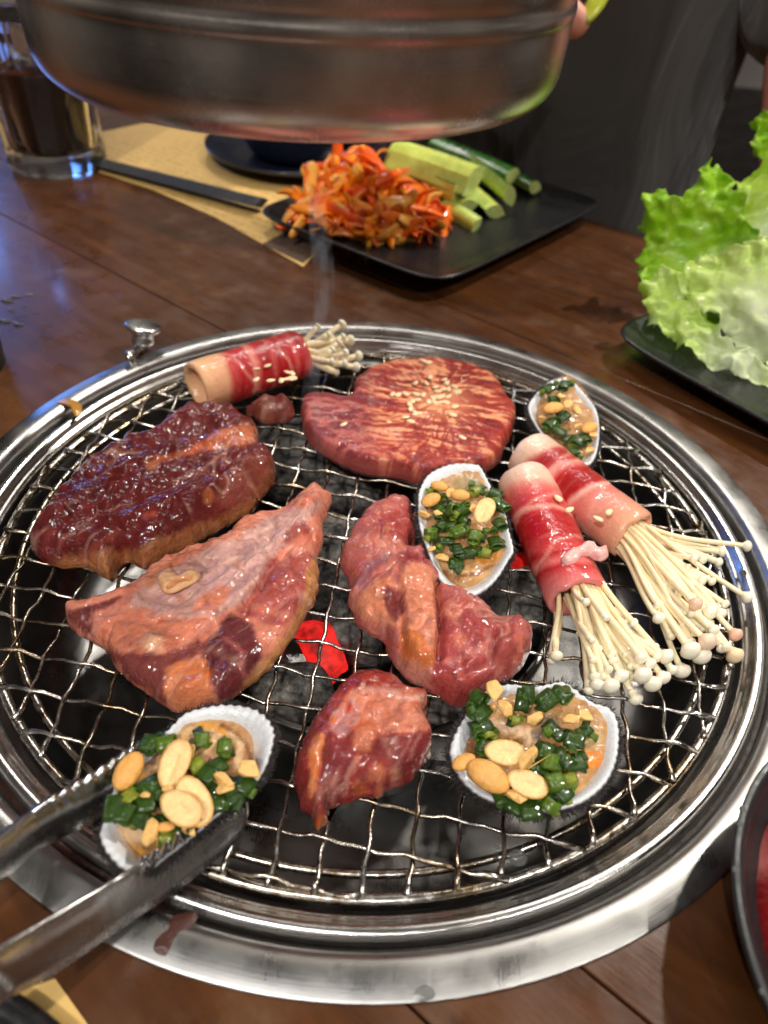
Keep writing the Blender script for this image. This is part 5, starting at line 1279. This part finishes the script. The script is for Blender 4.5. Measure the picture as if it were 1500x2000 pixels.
# ------------------------------------------------------------------ glass of cola
GX, GY = -27.9, 39.5
glass = thing('cola_glass', 'thick glass tumbler of dark cola at the back left', 'glass', (GX, GY, TZ))
m, nt, b = newmat('clear_glass'); setin(b, Base_Color=(.97, .98, .98, 1), Roughness=.02, IOR=1.47); b.inputs['Transmission Weight'].default_value = 1.0; MAT['glass'] = m
m, nt, b = newmat('cola'); setin(b, Base_Color=(.115, .024, .008, 1), Roughness=.10, IOR=1.34); b.inputs['Transmission Weight'].default_value = .35; MAT['cola'] = m
m, nt, b = newmat('ice'); setin(b, Base_Color=(.86, .92, 1, 1), Roughness=.10, IOR=1.31); b.inputs['Transmission Weight'].default_value = .85; bump(nt, b, noise(nt, cmcoord(nt), 1.5, 3), .5, .2); MAT['ice'] = m
def fl(a, j): return 1+(.025*math.cos(10*a) if 2 <= j <= 30 else 0)
gp = smooth_prof([(.02, .0), (3.2, .0), (3.55, .12), (3.75, .6), (3.7, 1.6), (3.7, 4), (3.8, 8), (3.88, 10.0), (3.80, 10.35), (3.62, 10.3), (3.45, 9.6), (3.25, 8), (2.75, 4), (2.6, 2.0), (2.2, 1.35), (.02, 1.3)], 4)
mk('tumbler', *lathe(gp, (GX, GY, TZ), 80, mod=fl), MAT['glass'], glass)
cp2 = [(.02, 1.32), (2.18, 1.37), (2.58, 2.0), (2.73, 4), (3.10, 6.9), (3.05, 7.0), (.02, 7.0)]
mk('cola', *lathe(cp2, (GX, GY, TZ), 64), MAT['cola'], glass)
for i, (dx, dy, dz, r) in enumerate([(.9, -1.1, 7.2, .4), (-1.0, -.8, 7.3, 1.1), (.2, 1.0, 7.4, .7), (1.5, .6, 7.1, 0.2)]):
    V, F = coal_mesh(1.7, 1.7, 1.5, 40+i); Rm = np.array(Matrix.Rotation(r, 3, 'Z') @ Matrix.Rotation(.4*r, 3, 'X'))
    mk('ice_cube', V@Rm.T*.9+np.array((GX+dx, GY+dy, TZ+dz)), F, MAT['ice'], label=['ice cube at the front right of the cola', 'ice cube at the front left of the cola', 'ice cube at the back of the cola', 'ice cube at the right side of the cola'][i], cat='ice', group='ice cubes in the cola')

# ------------------------------------------------------------------ paper mats, dish, black bar, cup
m, nt, b = newmat('printed_kraft_paper'); vec = cmcoord(nt)
ls = node(nt, 'ShaderNodeMapping', {'Vector': vec, 'Rotation': (0, 0, .64)}).outputs[0]
sx = node(nt, 'ShaderNodeSeparateXYZ', {0: ls})
row = node(nt, 'ShaderNodeMath', {0: node(nt, 'ShaderNodeMath', {0: sx.outputs['Y'], 1: 1.25}, operation='MULTIPLY').outputs[0]}, operation='FRACT').outputs[0]
ln_ = ramp(nt, row, [(.0, g(0)), (.5, g(0)), (.55, g(1)), (.75, g(1)), (.8, g(0))])
wd_ = ramp(nt, noise(nt, node(nt, 'ShaderNodeMapping', {'Vector': ls, 'Scale': (2.6, .8, 1)}).outputs[0], 1.0, 3, .7), [(.48, g(0)), (.52, g(1))])
blk = ramp(nt, noise(nt, vec, .13, 2), [(.46, g(0)), (.5, g(1))])
pm = node(nt, 'ShaderNodeMath', {0: node(nt, 'ShaderNodeMath', {0: ln_, 1: wd_}, operation='MULTIPLY').outputs[0], 1: blk}, operation='MULTIPLY').outputs[0]
pm = node(nt, 'ShaderNodeMath', {0: pm, 1: .5}, operation='MULTIPLY').outputs[0]
c = mixc(nt, noise(nt, vec, 1.2, 5), lin4((200, 158, 88)), lin4((226, 190, 116)))
c = mixc(nt, pm, c, lin4((120, 84, 40))); nt.links.new(c, b.inputs['Base Color']); setin(b, Roughness=.75)
bump(nt, b, noise(nt, vec, .5, 3), .3, .2); MAT['paper'] = m
MAT['brown_print'] = simple('brown_printed_corner', lin((88, 66, 48)), .7)
def sheet(pts, z, th_=.03): 
    n = len(pts); V = [(p[0], p[1], z) for p in pts]+[(p[0], p[1], z+th_) for p in pts]
    return V, [tuple(range(n-1, -1, -1)), tuple(range(n, 2*n))]+[(k, (k+1) % n, n+(k+1) % n, n+k) for k in range(n)]
pm_ = [U(592, 522, TZ)[:2], U(420, 425, TZ)[:2], U(300, 372, TZ)[:2], U(196, 338, TZ)[:2], np.array((-30.5, 45.0)), np.array((-21, 58)), np.array((2, 44)), U(640, 470, TZ)[:2]]
mat_ = mk('paper_mat', *sheet(pm_, TZ+.02), MAT['paper'], label='yellow kraft paper place mat with small printed text at the back left', cat='place mat', smooth=False)
mk('printed_corner', *sheet([U(512, 478, TZ)[:2], U(592, 516, TZ)[:2], U(628, 486, TZ)[:2], U(562, 452, TZ)[:2]], TZ+.055, .004), MAT['brown_print'], mat_, smooth=False)
mk('paper_mat', *sheet([U(108, 1912, TZ)[:2], U(172, 2002, TZ)[:2], U(230, 2100, TZ)[:2], U(-100, 2100, TZ)[:2], U(-100, 1990, TZ)[:2]], TZ+.02), MAT['paper'], label='corner of a yellow paper place mat beneath the tongs', cat='place mat', smooth=False)
MAT['matt_black'] = simple('matt_black_plastic', (.014, .014, .015), .6)
DC = np.array((-9.3, 45.6))
dish = thing('sauce_dish', 'dark navy round dish with a raised bowl behind the pickle plate', 'dish', (DC[0], DC[1], TZ+.05))
mk('saucer', *lathe(smooth_prof([(.02, 0), (4.6, 0), (5.0, .2), (7.6, .95), (7.95, 1.25), (7.85, 1.36), (7.5, 1.2), (5.2, .5), (.02, .4)], 5), (DC[0], DC[1], TZ+.06), 80), MAT['navy'], dish)
mk('inner_bowl', *lathe(smooth_prof([(.02, .5), (3.2, .5), (4.4, 1.2), (5.0, 3.2), (5.15, 4.4), (5.0, 4.5), (4.8, 3.4), (3.8, 1.3), (.02, .9)], 5), (DC[0], DC[1], TZ+.06), 80), MAT['navy'], dish)
ba = U(200, 318, TZ+.5); bb = U(505, 395, TZ+.8)
mk('utensil_bar', *tube([ba+(ba-bb)*.12, ba, bb, bb+(bb-ba)*.02], [.85, .9, .95, .8], 4, flat=.42), MAT['matt_black'], label='long flat black bar lying across the kraft mat beside the glass', cat='utensil', smooth=False)
CC = U(-44, 735, TZ)
mk('black_cup', *lathe(smooth_prof([(.02, 0), (2.4, 0), (2.6, .3), (2.9, 4.8), (3.0, 5.4), (2.8, 5.4), (2.4, .8), (.02, .6)], 4), (CC[0]-1.7, CC[1]+.6, TZ), 48), MAT['black_bowl'], label='black cup cut off by the left edge of the picture', cat='cup')
# water spilled on the table
for k, (x, y, r) in enumerate([(14, 588, .28), (30, 580, .22), (58, 576, .20), (10, 628, .25), (36, 634, .22), (22, 606, .16), (48, 600, .12)]):
    c_ = U(x, y, TZ); V, F = ball((c_[0], c_[1], TZ), r*1.3, 14, 8, (1, .7, .35)); V[:, 2] = np.maximum(V[:, 2], TZ-.01)
    mk('water_drop', V, F, MAT['drop'], label='small water drop on the table by the black cup', cat='water drop', group='water drops by the black cup')

# ------------------------------------------------------------------ bowl of raw meat, lower right
BCX, BCY, BR_ = 16.35, -16.0, 6.6
bowl = thing('meat_bowl', 'black round bowl at the lower right edge', 'bowl', (BCX, BCY, TZ))
mk('bowl_body', *lathe(smooth_prof([(.02, .0), (3.4, 0), (3.6, .25), (5.2, .9), (6.4, 1.8), (6.7, 2.35), (6.62, 2.45), (6.42, 2.36), (6.0, 1.75), (4.8, 1.15), (.02, .8)], 5), (BCX, BCY, TZ), 96), MAT['black_bowl'], bowl)
V, F = ball((BCX, BCY, 2.05), 1, 60, 24, (5.9, 5.9, 1.45)); V[:, 2] += .35*fbm(V[:, 0]*.6, V[:, 1]*.6, 3)+.12*fbm(V[:, 0]*2, V[:, 1]*2, 5)
Cm = lin((120, 12, 16))*(1+.0*V[:, :1]); kk = sstep(.12, .40, fbm(V[:, 0]*.7, V[:, 1]*1.5, 8, 5))[:, None]*.8; Cm = Cm*(1-kk)+lin((216, 136, 128))*kk
mk('raw_beef', V, F, MAT['slice'], col=Cm, label='raw red beef slices heaped in the black bowl', cat='raw meat')
rb_ = random.Random(2)
for k in range(16):
    a = rb_.uniform(2.4, 3.7); r_ = rb_.choice([6.64, 6.66, 6.6]) if k < 6 else rb_.uniform(3.8, 5.2)
    z = TZ+2.42 if k < 6 else 2.05+1.45*math.sqrt(max(0, 1-(r_/5.9)**2))+.12
    V, F = ball((BCX+r_*math.cos(a), BCY+r_*math.sin(a), z), rb_.uniform(.06, .13), 10, 6, (1, 1, .7)); mk('water_bead', V, F, MAT['drop'], bowl)

# ------------------------------------------------------------------ the diner across the table
m, nt, b = newmat('charcoal_shirt_cloth'); vec = cmcoord(nt)
nt.links.new(mixc(nt, noise(nt, vec, .15, 4), (.034, .031, .028, 1), (.062, .057, .052, 1)), b.inputs['Base Color']); setin(b, Roughness=.9)
b.inputs['Sheen Weight'].default_value = .3
q1 = bump(nt, b, noise(nt, node(nt, 'ShaderNodeMapping', {'Vector': vec, 'Scale': (.10, .10, .045)}).outputs[0], 1, 3, .5, 1.5), .9, 2.2); bump(nt, b, noise(nt, vec, 9, 3), .25, .05, q1); MAT['shirt'] = m
m, nt, b = newmat('skin'); vec = cmcoord(nt)
nt.links.new(mixc(nt, noise(nt, vec, .8, 4), lin4((206, 132, 110)), lin4((226, 156, 134))), b.inputs['Base Color']); setin(b, Roughness=.45); b.inputs['Subsurface Weight'].default_value = .2
b.inputs['Subsurface Scale'].default_value = .005; bump(nt, b, noise(nt, vec, 8, 3), .15, .04); MAT['skin'] = m
MAT['hair'] = simple('black_hair', (.01, .009, .008), .45)
PC = tnor*54.5+tdir*-23
person = thing('person', 'person in a dark charcoal shirt seated across the table', 'person', (PC[0], PC[1], -30))
def sk(name, verts, edges, rad, mat, root=0, sub=2):
    me = bpy.data.meshes.new(name); o_ = ORG[person.name]
    me.from_pydata([tuple((np.asarray(v)-o_)*S) for v in verts], edges, [])
    ob = bpy.data.objects.new(name, me); COL.objects.link(ob); ob.parent = person
    md = ob.modifiers.new('skin', 'SKIN'); md.use_smooth_shade = True
    for i, r_ in enumerate(rad): me.skin_vertices[0].data[i].radius = (r_[0]*S, r_[1]*S) if isinstance(r_, tuple) else (r_*S, r_*S)
    for i in range(len(verts)): me.skin_vertices[0].data[i].use_root = (i == root)
    s = ob.modifiers.new('sub', 'SUBSURF'); s.levels = s.render_levels = sub
    me.materials.append(mat)
    # bake the modifiers to plain mesh
    bpy.context.view_layer.update(); dg = bpy.context.evaluated_depsgraph_get()
    nm = bpy.data.meshes.new_from_object(ob.evaluated_get(dg)); ob.modifiers.clear(); ob.data = nm
    nm.polygons.foreach_set('use_smooth', [True]*len(nm.polygons))
    if not nm.materials: nm.materials.append(mat)
    return ob
def W(s, q, z): return PC+tdir*s+tnor*q+np.array((0, 0, z))
tip = Ud(1146, 66, 45)
wr = tip+np.array((-13.5, 4.5, 5.5)); pal = tip+np.array((-8.2, 2.6, 3.8)); kn = tip+np.array((-4.4, 1.2, 2.6))
el = W(-29, -6, 2); shR = W(-18, 2, 24); shL = W(18, 2, 24); elL = W(27, -8, 0); wrL = W(14, -22, -6)
bv = [W(0, 2, -28), W(0, 2, -12), W(0, 1, 4), W(0, 1, 18), W(0, 1, 27), W(0, 0, 34), W(0, -1, 42), W(0, -1, 50), shR, el, wr, pal, shL, elL, wrL, W(-9, -2, -30), W(-11, -42, -28), W(-11, -44, -70), W(9, -2, -30), W(11, -42, -28), W(11, -44, -70)]
be = [(0, 1), (1, 2), (2, 3), (3, 4), (4, 5), (5, 6), (6, 7), (4, 8), (8, 9), (9, 10), (10, 11), (4, 12), (12, 13), (13, 14), (0, 15), (15, 16), (16, 17), (0, 18), (18, 19), (19, 20)]
br = [11, 10.5, 11, 12, 9, 5.2, 8, 7.6, 5.5, 4.0, 2.7, (2.2, 2.6), 5.5, 4.0, 2.7, 8, 6.5, 5, 8, 6.5, 5]
fing = [(tip+np.array((-2.2, .5, 1.5)), tip, 1.0), (tip+np.array((-3.2, .9, .4)), tip+np.array((-2.4, .4, -1.2)), .78), (tip+np.array((-4.8, 1.4, -.3)), tip+np.array((-4.6, .8, -2.0)), .76), (tip+np.array((-6.2, 2.0, -.4)), tip+np.array((-6.6, 1.5, -2.0)), .68), (tip+np.array((-5.5, -.6, 2.6)), tip+np.array((-2.6, -1.1, 1.2)), .9)]
for kf, tf, rf in fing:
    i = len(bv); bv += [pal*.45+kf*.55, kf, tf]; be += [(11, i), (i, i+1), (i+1, i+2)]; br += [rf*1.15, rf*1.02, rf*.92]
sk('body', bv, be, br, MAT['skin'])
sk('shirt', [W(0, 2, -26), W(0, 1, -12), W(0, 0, 2), W(0, 0, 14), W(0, 1, 25), W(0, .5, 29), shR, shR*.45+el*.55, shL, shL*.45+elL*.55], [(0, 1), (1, 2), (2, 3), (3, 4), (4, 5), (4, 6), (6, 7), (4, 8), (8, 9)], [(15.5, 12.5), (15.5, 12), (16.5, 12.5), (18, 13), (13, 10), (7, 7), 8, 7, 8, 7], MAT['shirt'])
V, F = ball(W(0, .8, 49), 1, 20, 12, (9.2, 9.6, 10.5)); V = V[:]; V[:, 2] = np.maximum(V[:, 2], W(0, 0, 45)[2]+.6*np.sin(V[:, 0]))
mk('hair', V, F, MAT['hair'], person)
a_ = Ud(1172, -8, 44.3); b2_ = Ud(1140, 44, 44.3)
V, F = tube(catmull([a_+(a_-b2_)*.8, a_, a_*.5+b2_*.5+np.array((.05, 0, .05)), b2_], 5, False), [.62]*10+[.60, .56, .52, .48, .4, .3], 10, flat=.55)
mk('lettuce_strip', V, F, MAT['cucumber'], col=np.clip(lin((196, 204, 60))*(1+.4*fbm(V[:, 0]*2, V[:, 2]*2, 3))[:, None], 0, 1), label='yellow green strip of vegetable held at a fingertip beside the hood', cat='vegetable')
# chair behind on the right
CH = tnor*62+tdir*12
chair = thing('chair', 'brown wooden chair behind the lettuce at the far right', 'chair', (CH[0], CH[1], -74))
def boxat(s0, s1, q0, q1, z0, z1): 
    V = [CH+tdir*s+tnor*q+np.array((0, 0, z)) for z in (z0, z1) for s, q in ((s0, q0), (s1, q0), (s1, q1), (s0, q1))]
    return V, [(3, 2, 1, 0), (4, 5, 6, 7), (0, 1, 5, 4), (1, 2, 6, 5), (2, 3, 7, 6), (3, 0, 4, 7)]
mk('seat', *boxat(-20, 20, -18, 20, -34, -30), MAT['dark_wood'], chair, smooth=False)
for q in (-14, 2, 18): mk('back_rail', *boxat(-20, 20, 19, 21, q, q+8), MAT['dark_wood'], chair, smooth=False)
for s0, q0 in ((-20, -18), (16, -18)): mk('leg', *boxat(s0, s0+4, q0, q0+4, -74, -34.1), MAT['dark_wood'], chair, smooth=False)
for s0 in (-20.2, 16.2): mk('back_post', *boxat(s0, s0+4, 16.5, 20.9, -74, 28), MAT['dark_wood'], chair, smooth=False)

# ------------------------------------------------------------------ thin smoke rising from the meat
m = bpy.data.materials.new('thin_smoke'); m.use_nodes = True; nt = m.node_tree; nt.nodes.clear()
om = node(nt, 'ShaderNodeOutputMaterial'); pv_ = node(nt, 'ShaderNodeVolumePrincipled', {'Color': (.86, .88, .95, 1), 'Anisotropy': .2})
nz_ = noise(nt, cmcoord(nt, (1, 1, .25)), 1.6, 3)
nt.links.new(mrange(nt, nz_, .40, .75, 0, 34), pv_.inputs['Density']); nt.links.new(pv_.outputs[0], om.inputs['Volume'])
for k, (pts, rad) in enumerate(((((627, 958, 31.5), (622, 860, 33), (612, 760, 34.5), (622, 660, 36), (628, 560, 37.5), (622, 470, 39), (618, 380, 40.5)), (.10, .22, .30, .36, .42, .5, .55)), (((590, 790, 35), (604, 730, 36), (612, 660, 37), (640, 560, 38.5), (632, 470, 40)), (.1, .25, .32, .4, .45)))):
    pp = catmull([Ud(*q) for q in pts], 5, False)
    mk('smoke_wisp', *tube(pp, np.interp(np.linspace(0, 1, len(pp)), np.linspace(0, 1, len(rad)), rad), 12), m, kind='stuff', label=['thin smoke rising from the tip of the flat chicken thigh', 'thin smoke rising beside the steak and far roll'][k], cat='smoke')
